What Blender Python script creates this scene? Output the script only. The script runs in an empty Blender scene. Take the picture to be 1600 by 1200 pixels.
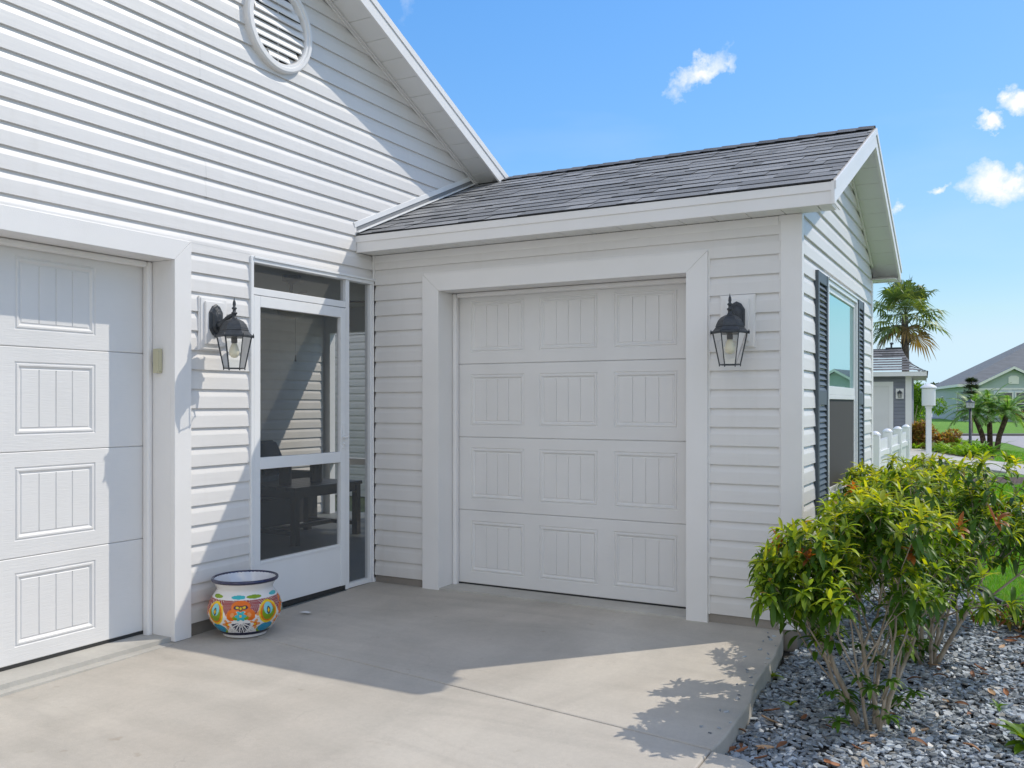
import bpy, bmesh, math, random
import numpy as np
from mathutils import Vector, Matrix, noise as mnoise
R = math.radians
scene = bpy.context.scene
COL = scene.collection

# ------------------------------------------------------------------ camera, sky, sun, exposure
YAW = math.atan(768/1392.5); FPX = 1392.5; HY = 630.5
CAM = Vector((4.169, -5.385, 1.34))
cam_d = bpy.data.cameras.new('camera'); cam = bpy.data.objects.new('camera', cam_d); COL.objects.link(cam)
cam.location = CAM; cam.rotation_euler = (R(90), 0, YAW)
cam_d.sensor_width = 36; cam_d.lens = FPX/1600*36; cam_d.shift_y = (HY-600)/1600
cam_d.clip_start = .05; cam_d.clip_end = 2000
scene.camera = cam
DV = Vector((-math.sin(YAW), math.cos(YAW), 0)); RV = Vector((math.cos(YAW), math.sin(YAW), 0)); UV = Vector((0, 0, 1))
def ray(x, y): return DV + RV*((x-800)/FPX) - UV*((y-HY)/FPX)
def atz(x, y, z=-.1):
    v = ray(x, y); return CAM + v*((z-CAM.z)/v.z)
def atd(x, y, dep): return CAM + ray(x, y)*dep

SUNV = Vector((.612, .662, 1)).normalized()
elev = math.asin(SUNV.z); azi = math.atan2(SUNV.x, SUNV.y)
sd = bpy.data.lights.new('sun', 'SUN'); sun = bpy.data.objects.new('sun', sd); COL.objects.link(sun)
sd.energy = 2.3; sd.angle = R(.5); sd.color = (1, .925, .80)
sun.rotation_euler = (-SUNV).to_track_quat('-Z', 'Y').to_euler()
sun.location = (10, 12, 20)
w = bpy.data.worlds.new('World'); scene.world = w; w.use_nodes = True
nt = w.node_tree; N = nt.nodes; L = nt.links
for n in list(N): N.remove(n)
out = N.new('ShaderNodeOutputWorld'); bg = N.new('ShaderNodeBackground'); sky = N.new('ShaderNodeTexSky')
sky.sky_type = 'NISHITA'; sky.sun_disc = False; sky.sun_elevation = elev; sky.sun_rotation = azi
sky.air_density = 1.0; sky.dust_density = .4; sky.ozone_density = 2.0
bg.inputs['Strength'].default_value = .15
hs = N.new('ShaderNodeHueSaturation'); hs.inputs['Saturation'].default_value = 1.29; hs.inputs['Value'].default_value = 1.10
tc = N.new('ShaderNodeTexCoord')
wn = N.new('ShaderNodeTexNoise'); wn.inputs['Scale'].default_value = 30; wn.inputs['Detail'].default_value = 7; wn.inputs['Roughness'].default_value = .62
L.new(tc.outputs['Generated'], wn.inputs['Vector'])
def vm(op, a, b=None, sc=None):
    n = N.new('ShaderNodeVectorMath'); n.operation = op
    for i, q in enumerate((a, b)):
        if q is None: continue
        if isinstance(q, (tuple, Vector)): n.inputs[i].default_value = tuple(q)
        else: L.new(q, n.inputs[i])
    if sc is not None: n.inputs['Scale'].default_value = sc
    return n
def mt(op, a, b=None, c=None, clamp=False):
    n = N.new('ShaderNodeMath'); n.operation = op; n.use_clamp = clamp
    for i, q in enumerate((a, b, c)):
        if q is None: continue
        if isinstance(q, (int, float)): n.inputs[i].default_value = q
        else: L.new(q, n.inputs[i])
    return n.outputs[0]
ws = vm('SUBTRACT', wn.outputs['Color'], (.5, .5, .5)); ws = vm('SCALE', ws.outputs[0], sc=.062)
dirn = vm('ADD', tc.outputs['Generated'], ws.outputs[0]).outputs[0]
sx = N.new('ShaderNodeSeparateXYZ'); L.new(sky.outputs[0], sx.inputs[0])
fac = mt('DIVIDE', 1, mt('ADD', mt('MULTIPLY', sx.outputs[1], .167), .62))
cb = N.new('ShaderNodeCombineXYZ'); L.new(mt('MINIMUM', sx.outputs[0], mt('MULTIPLY', sx.outputs[1], .82)), cb.inputs[0]); L.new(sx.outputs[1], cb.inputs[1]); L.new(mt('MAXIMUM', sx.outputs[2], mt('MULTIPLY', sx.outputs[1], 1.12)), cb.inputs[2])
sk = N.new('ShaderNodeVectorMath'); sk.operation = 'SCALE'; L.new(cb.outputs[0], sk.inputs[0]); L.new(fac, sk.inputs['Scale'])
L.new(sk.outputs[0], hs.inputs['Color'])
total = None
#           px    py   rx  ry  tilt(deg) density
for (cx_, cy_, rx, ry, tl, dn) in ((1092, 112, 52, 20, 38, .8), (1065, 132, 22, 20, 50, .5), (1128, 95, 24, 10, 5, .45), (1592, 160, 36, 24, 0, 1), (1572, 145, 14, 20, 0, .7), (1540, 195, 24, 18, 0, 1),
                                   (1548, 285, 46, 34, -5, 1), (1580, 275, 30, 26, 0, .9), (1462, 298, 24, 10, 22, .7), (1398, 335, 9, 16, 0, .5), (640, 20, 24, 12, 60, .12),
                                   (1700, 250, 70, 40, 0, .9), (1850, 120, 80, 36, 0, .8), (1900, 350, 60, 24, 0, .8), (-300, 100, 80, 30, 20, .7)):
    rx *= .70; ry *= .66; v = ray(cx_, cy_); s = 1/v.length; v = v.normalized()
    t1 = (RV - v*RV.dot(v)).normalized(); t2 = v.cross(t1).normalized()
    if t2.z < 0: t2 = -t2
    a = R(tl); e1 = t1*math.cos(a)+t2*math.sin(a); e2 = -t1*math.sin(a)+t2*math.cos(a)
    df = vm('SUBTRACT', dirn, v).outputs[0]
    ax = vm('DOT_PRODUCT', df, e1/(rx*s/FPX)).outputs['Value']; ay = vm('DOT_PRODUCT', df, e2/(ry*s/FPX)).outputs['Value']
    front = mt('GREATER_THAN', vm('DOT_PRODUCT', dirn, v).outputs['Value'], 0)
    rr = mt('SQRT', mt('ADD', mt('MULTIPLY', ax, ax), mt('MULTIPLY', ay, ay)))
    m = mt('MULTIPLY', mt('MULTIPLY', mt('SUBTRACT', 1.45, rr, clamp=False), dn*1.0, clamp=True), front)
    total = m if total is None else mt('MAXIMUM', total, m)
wisp = N.new('ShaderNodeTexNoise'); wisp.inputs['Scale'].default_value = 2.3; wisp.inputs['Detail'].default_value = 5
mp = N.new('ShaderNodeMapping'); mp.inputs['Scale'].default_value = (1, 1, 4); L.new(tc.outputs['Generated'], mp.inputs[0]); L.new(mp.outputs[0], wisp.inputs['Vector'])
wl = mt('MULTIPLY', mt('SUBTRACT', wisp.outputs['Fac'], .52, clamp=True), .5)
total = mt('ADD', total, wl, clamp=True)
# broken cumulus added out of view behind the viewer to brighten and whiten the fill
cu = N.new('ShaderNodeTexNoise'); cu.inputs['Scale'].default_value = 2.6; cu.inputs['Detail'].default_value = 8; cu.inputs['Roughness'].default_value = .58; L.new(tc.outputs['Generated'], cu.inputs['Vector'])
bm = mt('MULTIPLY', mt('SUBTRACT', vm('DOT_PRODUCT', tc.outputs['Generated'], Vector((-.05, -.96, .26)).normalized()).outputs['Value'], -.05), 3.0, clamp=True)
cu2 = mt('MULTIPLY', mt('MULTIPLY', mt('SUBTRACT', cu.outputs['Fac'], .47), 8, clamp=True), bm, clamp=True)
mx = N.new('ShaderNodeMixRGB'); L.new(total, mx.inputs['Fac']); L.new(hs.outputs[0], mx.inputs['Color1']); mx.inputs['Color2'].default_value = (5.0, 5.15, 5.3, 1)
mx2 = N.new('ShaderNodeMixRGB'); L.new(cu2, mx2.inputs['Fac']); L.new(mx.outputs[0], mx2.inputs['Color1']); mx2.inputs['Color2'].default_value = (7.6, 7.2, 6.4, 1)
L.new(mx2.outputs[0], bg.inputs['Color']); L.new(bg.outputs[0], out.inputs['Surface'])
scene.view_settings.view_transform = 'Standard'; scene.view_settings.look = 'None'
scene.view_settings.exposure = .45; scene.view_settings.gamma = 1
scene.render.engine = 'CYCLES'
scene.cycles.max_bounces = 10; scene.cycles.transparent_max_bounces = 16; scene.cycles.diffuse_bounces = 5

# ------------------------------------------------------------------ materials
def mat(name, c1, c2=None, rough=.5, nscale=6, bump=0, bscale=60, spec=.5, stretch=(1, 1, 1), bstretch=None, detail=5, metal=0, ramp=(.35, .65), bdist=.01, extra=None, coat=0):
    m = bpy.data.materials.new(name); m.use_nodes = True
    nd = m.node_tree.nodes; lk = m.node_tree.links; p = nd['Principled BSDF']
    p.inputs['Roughness'].default_value = rough; p.inputs['Specular IOR Level'].default_value = spec; p.inputs['Metallic'].default_value = metal
    p.inputs['Coat Weight'].default_value = coat
    tcn = nd.new('ShaderNodeTexCoord')
    if c2 is None: c2 = tuple(x*.93 for x in c1)
    mpn = nd.new('ShaderNodeMapping'); mpn.inputs['Scale'].default_value = stretch; lk.new(tcn.outputs['Object'], mpn.inputs[0])
    nz = nd.new('ShaderNodeTexNoise'); nz.inputs['Scale'].default_value = nscale; nz.inputs['Detail'].default_value = detail; lk.new(mpn.outputs[0], nz.inputs['Vector'])
    cr = nd.new('ShaderNodeValToRGB'); cr.color_ramp.elements[0].position = ramp[0]; cr.color_ramp.elements[1].position = ramp[1]
    cr.color_ramp.elements[0].color = (*c2, 1); cr.color_ramp.elements[1].color = (*c1, 1)
    lk.new(nz.outputs['Fac'], cr.inputs[0]); lk.new(cr.outputs[0], p.inputs['Base Color'])
    if bump:
        mb = nd.new('ShaderNodeMapping'); mb.inputs['Scale'].default_value = bstretch or stretch; lk.new(tcn.outputs['Object'], mb.inputs[0])
        nb = nd.new('ShaderNodeTexNoise'); nb.inputs['Scale'].default_value = bscale; nb.inputs['Detail'].default_value = 6; lk.new(mb.outputs[0], nb.inputs['Vector'])
        bp = nd.new('ShaderNodeBump'); bp.inputs['Strength'].default_value = bump; bp.inputs['Distance'].default_value = bdist
        lk.new(nb.outputs['Fac'], bp.inputs['Height']); lk.new(bp.outputs[0], p.inputs['Normal'])
    m['p'] = 1
    return m
def attr_mat(name, rough=.5, transl=0, tcol=None, spec=.5, bump=0, bscale=80, nvar=.15, nscale=30):
    """base colour comes from the per-face colour attribute 'col'"""
    m = bpy.data.materials.new(name); m.use_nodes = True
    nd = m.node_tree.nodes; lk = m.node_tree.links; p = nd['Principled BSDF']
    p.inputs['Roughness'].default_value = rough; p.inputs['Specular IOR Level'].default_value = spec
    a = nd.new('ShaderNodeAttribute'); a.attribute_name = 'col'
    nz = nd.new('ShaderNodeTexNoise'); nz.inputs['Scale'].default_value = nscale; nz.inputs['Detail'].default_value = 4
    tcn = nd.new('ShaderNodeTexCoord'); lk.new(tcn.outputs['Object'], nz.inputs['Vector'])
    mr = nd.new('ShaderNodeMapRange'); mr.inputs['To Min'].default_value = 1-nvar; mr.inputs['To Max'].default_value = 1+nvar; mr.inputs['From Min'].default_value = .3; mr.inputs['From Max'].default_value = .7
    lk.new(nz.outputs['Fac'], mr.inputs['Value'])
    v = nd.new('ShaderNodeVectorMath'); v.operation = 'SCALE'; lk.new(a.outputs['Color'], v.inputs[0]); lk.new(mr.outputs[0], v.inputs['Scale'])
    lk.new(v.outputs[0], p.inputs['Base Color'])
    if bump:
        bp = nd.new('ShaderNodeBump'); bp.inputs['Strength'].default_value = bump; bp.inputs['Distance'].default_value = .004
        nb = nd.new('ShaderNodeTexNoise'); nb.inputs['Scale'].default_value = bscale; nb.inputs['Detail'].default_value = 6; lk.new(tcn.outputs['Object'], nb.inputs['Vector'])
        lk.new(nb.outputs['Fac'], bp.inputs['Height']); lk.new(bp.outputs[0], p.inputs['Normal'])
    if transl:
        t = nd.new('ShaderNodeBsdfTranslucent'); mixs = nd.new('ShaderNodeMixShader'); mixs.inputs[0].default_value = transl
        v2 = nd.new('ShaderNodeVectorMath'); v2.operation = 'MULTIPLY'; lk.new(v.outputs[0], v2.inputs[0]); v2.inputs[1].default_value = tcol or (1.6, 1.5, .6)
        lk.new(v2.outputs[0], t.inputs['Color']); lk.new(p.outputs[0], mixs.inputs[1]); lk.new(t.outputs[0], mixs.inputs[2])
        lk.new(mixs.outputs[0], nd['Material Output'].inputs['Surface'])
    return m
def glass_mat(name, tint=(1, 1, 1), alpha=.12, rough=.03):
    m = bpy.data.materials.new(name); m.use_nodes = True
    nd = m.node_tree.nodes; lk = m.node_tree.links
    t = nd.new('ShaderNodeBsdfTransparent'); t.inputs[0].default_value = (*tint, 1)
    g = nd.new('ShaderNodeBsdfGlossy'); g.inputs['Roughness'].default_value = rough
    fr = nd.new('ShaderNodeFresnel'); fr.inputs[0].default_value = 1.5
    ad = nd.new('ShaderNodeMath'); ad.operation = 'ADD'; ad.inputs[1].default_value = alpha; lk.new(fr.outputs[0], ad.inputs[0])
    mxn = nd.new('ShaderNodeMixShader'); lk.new(ad.outputs[0], mxn.inputs[0]); lk.new(t.outputs[0], mxn.inputs[1]); lk.new(g.outputs[0], mxn.inputs[2])
    lk.new(mxn.outputs[0], nd['Material Output'].inputs['Surface'])
    return m
def screen_mat(name, open_=.7, col=(.3, .3, .29)):
    m = bpy.data.materials.new(name); m.use_nodes = True
    nd = m.node_tree.nodes; lk = m.node_tree.links
    t = nd.new('ShaderNodeBsdfTransparent'); p = nd['Principled BSDF']; p.inputs['Base Color'].default_value = (*col, 1); p.inputs['Roughness'].default_value = .7
    mxn = nd.new('ShaderNodeMixShader'); mxn.inputs[0].default_value = 1-open_
    lk.new(t.outputs[0], mxn.inputs[1]); lk.new(p.outputs[0], mxn.inputs[2]); lk.new(mxn.outputs[0], nd['Material Output'].inputs['Surface'])
    return m
def concrete_mat(name, c=(.50, .465, .43), stain=.82):
    m = bpy.data.materials.new(name); m.use_nodes = True
    nd = m.node_tree.nodes; lk = m.node_tree.links; p = nd['Principled BSDF']; p.inputs['Roughness'].default_value = .8; p.inputs['Specular IOR Level'].default_value = .3
    tcn = nd.new('ShaderNodeTexCoord')
    def nz(scale, det, st=(1, 1, 1), rot=0, dist=0):
        mpn = nd.new('ShaderNodeMapping'); mpn.inputs['Scale'].default_value = st; mpn.inputs['Rotation'].default_value = (0, 0, rot); lk.new(tcn.outputs['Object'], mpn.inputs[0])
        n = nd.new('ShaderNodeTexNoise'); n.inputs['Scale'].default_value = scale; n.inputs['Detail'].default_value = det; n.inputs['Distortion'].default_value = dist; lk.new(mpn.outputs[0], n.inputs['Vector']); return n.outputs['Fac']
    def mul(col, fac, lo, hi, a=.3, b=.7):
        mr = nd.new('ShaderNodeMapRange'); mr.inputs['From Min'].default_value = a; mr.inputs['From Max'].default_value = b; mr.inputs['To Min'].default_value = lo; mr.inputs['To Max'].default_value = hi
        lk.new(fac, mr.inputs['Value']); v = nd.new('ShaderNodeVectorMath'); v.operation = 'SCALE'; lk.new(mr.outputs[0], v.inputs['Scale']); lk.new(col, v.inputs[0]); return v.outputs[0]
    rgb = nd.new('ShaderNodeMixRGB'); rgb.inputs['Color1'].default_value = (c[0]*.95, c[1]*.98, c[2]*1.0, 1); rgb.inputs['Color2'].default_value = (c[0]*1.04, c[1]*1.01, c[2]*.98, 1)
    lk.new(nz(.9, 4), rgb.inputs['Fac'])
    col = rgb.outputs[0]
    col = mul(col, nz(.7, 6, dist=1.5), stain, 1.08)
    col = mul(col, nz(3.2, 7, st=(1, .35, 1), rot=.5, dist=.8), .95, 1.05)
    col = mul(col, nz(260, 3), .93, 1.07)
    col = mul(col, nz(40, 5), .97, 1.03)
    col = mul(col, nz(1.6, 9, st=(.35, 1.6, 1), rot=.35, dist=2.2), .90, 1.03, .25, .55)
    sp_ = nz(11, 2); mrs = nd.new('ShaderNodeMapRange'); mrs.inputs['From Min'].default_value = .70; mrs.inputs['From Max'].default_value = .78; mrs.inputs['To Min'].default_value = 0; mrs.inputs['To Max'].default_value = .35; lk.new(sp_, mrs.inputs['Value'])
    mxs = nd.new('ShaderNodeMixRGB'); lk.new(mrs.outputs[0], mxs.inputs['Fac']); lk.new(col, mxs.inputs['Color1']); mxs.inputs['Color2'].default_value = (.30, .24, .18, 1); col = mxs.outputs[0]
    vo = nd.new('ShaderNodeTexVoronoi'); vo.feature = 'DISTANCE_TO_EDGE'; vo.inputs['Scale'].default_value = .38
    wpn = nd.new('ShaderNodeTexNoise'); wpn.inputs['Scale'].default_value = 3; wpn.inputs['Detail'].default_value = 8; lk.new(tcn.outputs['Object'], wpn.inputs['Vector'])
    wv = nd.new('ShaderNodeVectorMath'); wv.operation = 'SCALE'; wv.inputs['Scale'].default_value = .35; lk.new(wpn.outputs['Color'], wv.inputs[0])
    wa_ = nd.new('ShaderNodeVectorMath'); wa_.operation = 'ADD'; lk.new(tcn.outputs['Object'], wa_.inputs[0]); lk.new(wv.outputs[0], wa_.inputs[1]); lk.new(wa_.outputs[0], vo.inputs['Vector'])
    mrc = nd.new('ShaderNodeMapRange'); mrc.inputs['From Min'].default_value = .0; mrc.inputs['From Max'].default_value = .0011; mrc.inputs['To Min'].default_value = .22; mrc.inputs['To Max'].default_value = 0; lk.new(vo.outputs['Distance'], mrc.inputs['Value'])
    msk = nd.new('ShaderNodeMath'); msk.operation = 'MULTIPLY'; lk.new(mrc.outputs[0], msk.inputs[0]); msr = nd.new('ShaderNodeMapRange'); msr.inputs['From Min'].default_value = .5; msr.inputs['From Max'].default_value = .6; lk.new(nz(.8, 2), msr.inputs['Value']); lk.new(msr.outputs[0], msk.inputs[1])
    mxc = nd.new('ShaderNodeMixRGB'); lk.new(msk.outputs[0], mxc.inputs['Fac']); lk.new(col, mxc.inputs['Color1']); mxc.inputs['Color2'].default_value = (.12, .11, .10, 1); col = mxc.outputs[0]
    lk.new(col, p.inputs['Base Color'])
    bp = nd.new('ShaderNodeBump'); bp.inputs['Strength'].default_value = .35; bp.inputs['Distance'].default_value = .002
    ad = nd.new('ShaderNodeMath'); ad.operation = 'ADD'; lk.new(nz(180, 5), ad.inputs[0]); lk.new(nz(90, 3, st=(.08, 1, 1)), ad.inputs[1]); lk.new(ad.outputs[0], bp.inputs['Height']); lk.new(bp.outputs[0], p.inputs['Normal'])
    return m

def siding_mat():
    m = mat('vinyl_siding', (.735, .717, .702), (.705, .690, .675), .42, 1.4, .30, 3.2, stretch=(1, 1, .5), bstretch=(1, 1, 9), bdist=.005)
    nd = m.node_tree.nodes; lk = m.node_tree.links; p = nd['Principled BSDF']; src = p.inputs['Base Color'].links[0].from_socket
    tcn = nd.new('ShaderNodeTexCoord'); sp = nd.new('ShaderNodeSeparateXYZ'); lk.new(tcn.outputs['Object'], sp.inputs[0])
    mr = nd.new('ShaderNodeMapRange'); mr.inputs['From Min'].default_value = .55; mr.inputs['From Max'].default_value = .0; lk.new(sp.outputs[2], mr.inputs['Value'])
    nz = nd.new('ShaderNodeTexNoise'); nz.inputs['Scale'].default_value = 7; nz.inputs['Detail'].default_value = 8; lk.new(tcn.outputs['Object'], nz.inputs['Vector'])
    m1 = nd.new('ShaderNodeMath'); m1.operation = 'MULTIPLY'; lk.new(mr.outputs[0], m1.inputs[0]); lk.new(nz.outputs['Fac'], m1.inputs[1])
    st = nd.new('ShaderNodeMapping'); st.inputs['Scale'].default_value = (5, 5, .35); lk.new(tcn.outputs['Object'], st.inputs[0])
    n2 = nd.new('ShaderNodeTexNoise'); n2.inputs['Scale'].default_value = 3; n2.inputs['Detail'].default_value = 6; lk.new(st.outputs[0], n2.inputs['Vector'])
    m2 = nd.new('ShaderNodeMath'); m2.operation = 'SUBTRACT'; m2.inputs[1].default_value = .55; m2.use_clamp = True; lk.new(n2.outputs['Fac'], m2.inputs[0])
    m3 = nd.new('ShaderNodeMath'); m3.operation = 'ADD'; m3.use_clamp = True; lk.new(m1.outputs[0], m3.inputs[0]); lk.new(m2.outputs[0], m3.inputs[1])
    m4 = nd.new('ShaderNodeMath'); m4.operation = 'MULTIPLY'; m4.inputs[1].default_value = .55; lk.new(m3.outputs[0], m4.inputs[0])
    mx_ = nd.new('ShaderNodeMixRGB'); lk.new(m4.outputs[0], mx_.inputs['Fac']); lk.new(src, mx_.inputs['Color1']); mx_.inputs['Color2'].default_value = (.50, .46, .40, 1); lk.new(mx_.outputs[0], p.inputs['Base Color'])
    return m
M_vinyl = siding_mat()
M_trim = mat('white_trim', (.80, .785, .775), (.775, .76, .745), .38, 3, .08, 200)
M_soffit = mat('soffit_vinyl', (.80, .80, .79), (.77, .77, .75), .5, 3)
M_door = mat('garage_door_paint', (.74, .73, .72), (.71, .70, .69), .45, 3, .55, 26, bstretch=(.5, .5, 7), bdist=.0022)
M_seal = mat('dark_seal', (.03, .03, .03), None, .7)
M_conc = concrete_mat('driveway_concrete', c=(.478, .440, .388))
M_conc2 = concrete_mat('path_concrete', (.50, .48, .44))
M_found = concrete_mat('foundation_concrete', (.30, .27, .24), .7)
M_black = mat('aged_black_metal', (.035, .042, .052), (.02, .024, .03), .38, 40, .3, 300, spec=.6)
M_alum = mat('white_aluminium', (.80, .81, .82), (.77, .78, .79), .3, 3)
M_beige = mat('beige_plastic', (.55, .52, .36), None, .5)
M_glass = glass_mat('clear_glass', (.97, .98, .97), .03)
M_screen = screen_mat('insect_screen', .73, (.25, .25, .24))
M_bulb = mat('frosted_bulb', (.85, .78, .60), None, .35)
M_shut = mat('shutter_slate', (.085, .108, .128), (.07, .09, .11), .5, 8, .1, 200)
M_wglass = bpy.data.materials.new('window_glass'); M_wglass.use_nodes = True
_n = M_wglass.node_tree.nodes; _l = M_wglass.node_tree.links; _p = _n['Principled BSDF']; _p.inputs['Base Color'].default_value = (.02, .05, .05, 1); _p.inputs['Roughness'].default_value = .1
_g = _n.new('ShaderNodeBsdfGlossy'); _g.inputs['Color'].default_value = (.62, .86, .84, 1); _g.inputs['Roughness'].default_value = .004
_m = _n.new('ShaderNodeMixShader'); _m.inputs[0].default_value = .78; _l.new(_p.outputs[0], _m.inputs[1]); _l.new(_g.outputs[0], _m.inputs[2]); _l.new(_m.outputs[0], _n['Material Output'].inputs['Surface'])
M_wscreen = mat('dark_window_screen', (.05, .047, .045), (.045, .043, .04), .8, 300)
M_wicker = mat('dark_wicker', (.030, .024, .02), (.012, .01, .008), .6, 90, .8, 120, stretch=(1, 1, 3))
M_wood = mat('dark_stained_wood', (.035, .025, .02), (.02, .014, .012), .35, 20, .1, 60, stretch=(1, 8, 1))
M_cush = mat('grey_cushion', (.28, .31, .33), (.22, .25, .27), .9, 20, .2, 300)
M_navy = mat('navy_pillow', (.02, .035, .07), (.015, .025, .05), .9, 20, .2, 300)
M_floor = mat('porch_floor_paint', (.15, .165, .17), (.12, .135, .14), .5, 2)
M_inwall = mat('porch_wall', (.48, .48, .45), (.44, .44, .41), .7, 2)
M_bronze = mat('fan_blade_wood', (.16, .09, .05), (.12, .07, .04), .4, 20, stretch=(1, 6, 1))
M_navyglaze = mat('navy_glaze', (.012, .014, .06), None, .15, spec=.8)
M_whiteglaze = mat('white_glaze', (.72, .72, .74), (.62, .62, .64), .15, 8, spec=.8)
M_bark = mat('shrub_bark', (.44, .36, .27), (.26, .205, .15), .85, 30, .6, 90, stretch=(1, 1, .3))
M_leaf = attr_mat('shrub_leaf', .42, .48, (2.0, 1.65, .35), spec=.4)
M_fol = attr_mat('far_foliage', .5, .35, (1.6, 1.5, .5))
M_slate = attr_mat('slate_chip', .5, bump=.4, spec=.5)
M_dead = attr_mat('dry_leaf', .7, .1, (1.3, 1, .6))
M_dirt = mat('bed_soil', (.06, .055, .05), (.025, .025, .025), .95, 25, 1, 40, bdist=.02)
M_mulch = mat('brown_mulch', (.13, .085, .065), (.05, .032, .028), .95, 22, 1, 30, bdist=.03)
M_lawn = mat('lawn_turf', (.17, .36, .022), (.11, .26, .016), .9, 3.5, 1, 90, bdist=.03, ramp=(.3, .7))
M_road = mat('road_asphalt', (.42, .40, .41), (.37, .355, .36), .9, 4, .3, 120)
M_shdark = attr_mat('roof_shingle', .92, spec=.2, bump=.8, bscale=350, nvar=.22, nscale=160)
M_palmtrunk = mat('palm_trunk', (.20, .165, .13), (.09, .075, .06), .9, 9, 1, 14, stretch=(1, 1, 3), bdist=.05)
M_datetrunk = mat('date_palm_trunk', (.13, .08, .055), (.05, .03, .02), .9, 20, 1, 24, bdist=.05)

# ------------------------------------------------------------------ mesh helpers
class MB:
    def __init__(s, P=None): s.v = []; s.f = []; s.m = []; s.c = []; s.P = P; s.mi = 0; s.col = None
    def V(s, p):
        s.v.append(tuple(s.P(*p)) if s.P else tuple(p)); return len(s.v)-1
    def F(s, idx): s.f.append(tuple(idx)); s.m.append(s.mi); s.c.append(s.col)
    def poly(s, pts): s.F([s.V(p) for p in pts])
    def box(s, a0, a1, b0, b1, c0, c1):
        i = [s.V((x, y, z)) for z in (c0, c1) for y in (b0, b1) for x in (a0, a1)]
        for q in ((0, 2, 3, 1), (4, 5, 7, 6), (0, 1, 5, 4), (2, 6, 7, 3), (0, 4, 6, 2), (1, 3, 7, 5)): s.F([i[k] for k in q])
    def prism(s, pts, vec):
        """pts 3-d polygon, extruded by vec"""
        vec = Vector(vec); a = [s.V(p) for p in pts]; b = [s.V(Vector(p)+vec) for p in pts]; n = len(pts)
        s.F(a[::-1]); s.F(b)
        for k in range(n): s.F((a[k], a[(k+1) % n], b[(k+1) % n], b[k]))
    def tube(s, pts, rs, n=8, cap=True):
        pts = [Vector(p) for p in pts]
        if not isinstance(rs, (list, tuple)): rs = [rs]*len(pts)
        rings = []; up = None
        for k, p in enumerate(pts):
            d = (pts[min(k+1, len(pts)-1)]-pts[max(k-1, 0)])
            if d.length < 1e-9: d = Vector((0, 0, 1))
            d.normalize()
            if up is None: up = Vector((1, 0, 0)) if abs(d.x) < .8 else Vector((0, 1, 0))
            a = (up-d*up.dot(d)).normalized(); b = d.cross(a); up = a
            rings.append([s.V(p+(a*math.cos(t)+b*math.sin(t))*rs[k]) for t in [2*math.pi*j/n for j in range(n)]])
        for k in range(len(rings)-1):
            for j in range(n): s.F((rings[k][j], rings[k][(j+1) % n], rings[k+1][(j+1) % n], rings[k+1][j]))
        if cap: s.F(rings[0][::-1]); s.F(rings[-1])
    def lathe(s, prof, c=(0, 0, 0), n=24, rot=0, cap=True):
        rings = []
        for r, z in prof: rings.append([s.V((c[0]+r*math.cos(rot+2*math.pi*j/n), c[1]+r*math.sin(rot+2*math.pi*j/n), c[2]+z)) for j in range(n)])
        for k in range(len(rings)-1):
            for j in range(n): s.F((rings[k][j], rings[k][(j+1) % n], rings[k+1][(j+1) % n], rings[k+1][j]))
        if cap: s.F(rings[0][::-1]); s.F(rings[-1])
    def build(s, name, mats, parent=None, smooth=False, bevel=0, seg=2):
        me = bpy.data.meshes.new(name); me.from_pydata(s.v, [], s.f); me.update()
        if not isinstance(mats, (list, tuple)): mats = [mats]
        for m in mats: me.materials.append(m)
        if len(mats) > 1: me.polygons.foreach_set('material_index', s.m)
        if any(c is not None for c in s.c):
            ca = me.color_attributes.new('col', 'FLOAT_COLOR', 'CORNER')
            tot = np.array([len(f) for f in s.f]); arr = np.array([(c or (.5, .5, .5)) for c in s.c], dtype=np.float32)
            arr = np.concatenate([arr, np.ones((len(arr), 1), np.float32)], 1)
            ca.data.foreach_set('color', np.repeat(arr, tot, axis=0).ravel())
        if smooth: me.polygons.foreach_set('use_smooth', [True]*len(me.polygons))
        o = bpy.data.objects.new(name, me); COL.objects.link(o)
        if parent is not None: o.parent = parent
        if bevel:
            b = o.modifiers.new('bevel', 'BEVEL'); b.width = bevel; b.segments = seg; b.limit_method = 'ANGLE'; b.angle_limit = R(40)
        return o
def tag(o, label=None, cat=None, group=None, kind=None):
    if label: o['label'] = label
    if cat: o['category'] = cat
    if group: o['group'] = group
    if kind: o['kind'] = kind
    return o
def empty(name, loc=(0, 0, 0), rz=0, **k):
    o = bpy.data.objects.new(name, None); COL.objects.link(o); o.location = loc; o.rotation_euler = (0, 0, rz); o.empty_display_size = .2
    return tag(o, **k)
def copy_tree(o, parent=None):
    c = o.copy(); COL.objects.link(c); c.parent = parent
    for ch in list(o.children): copy_tree(ch, c)
    return c

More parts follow.
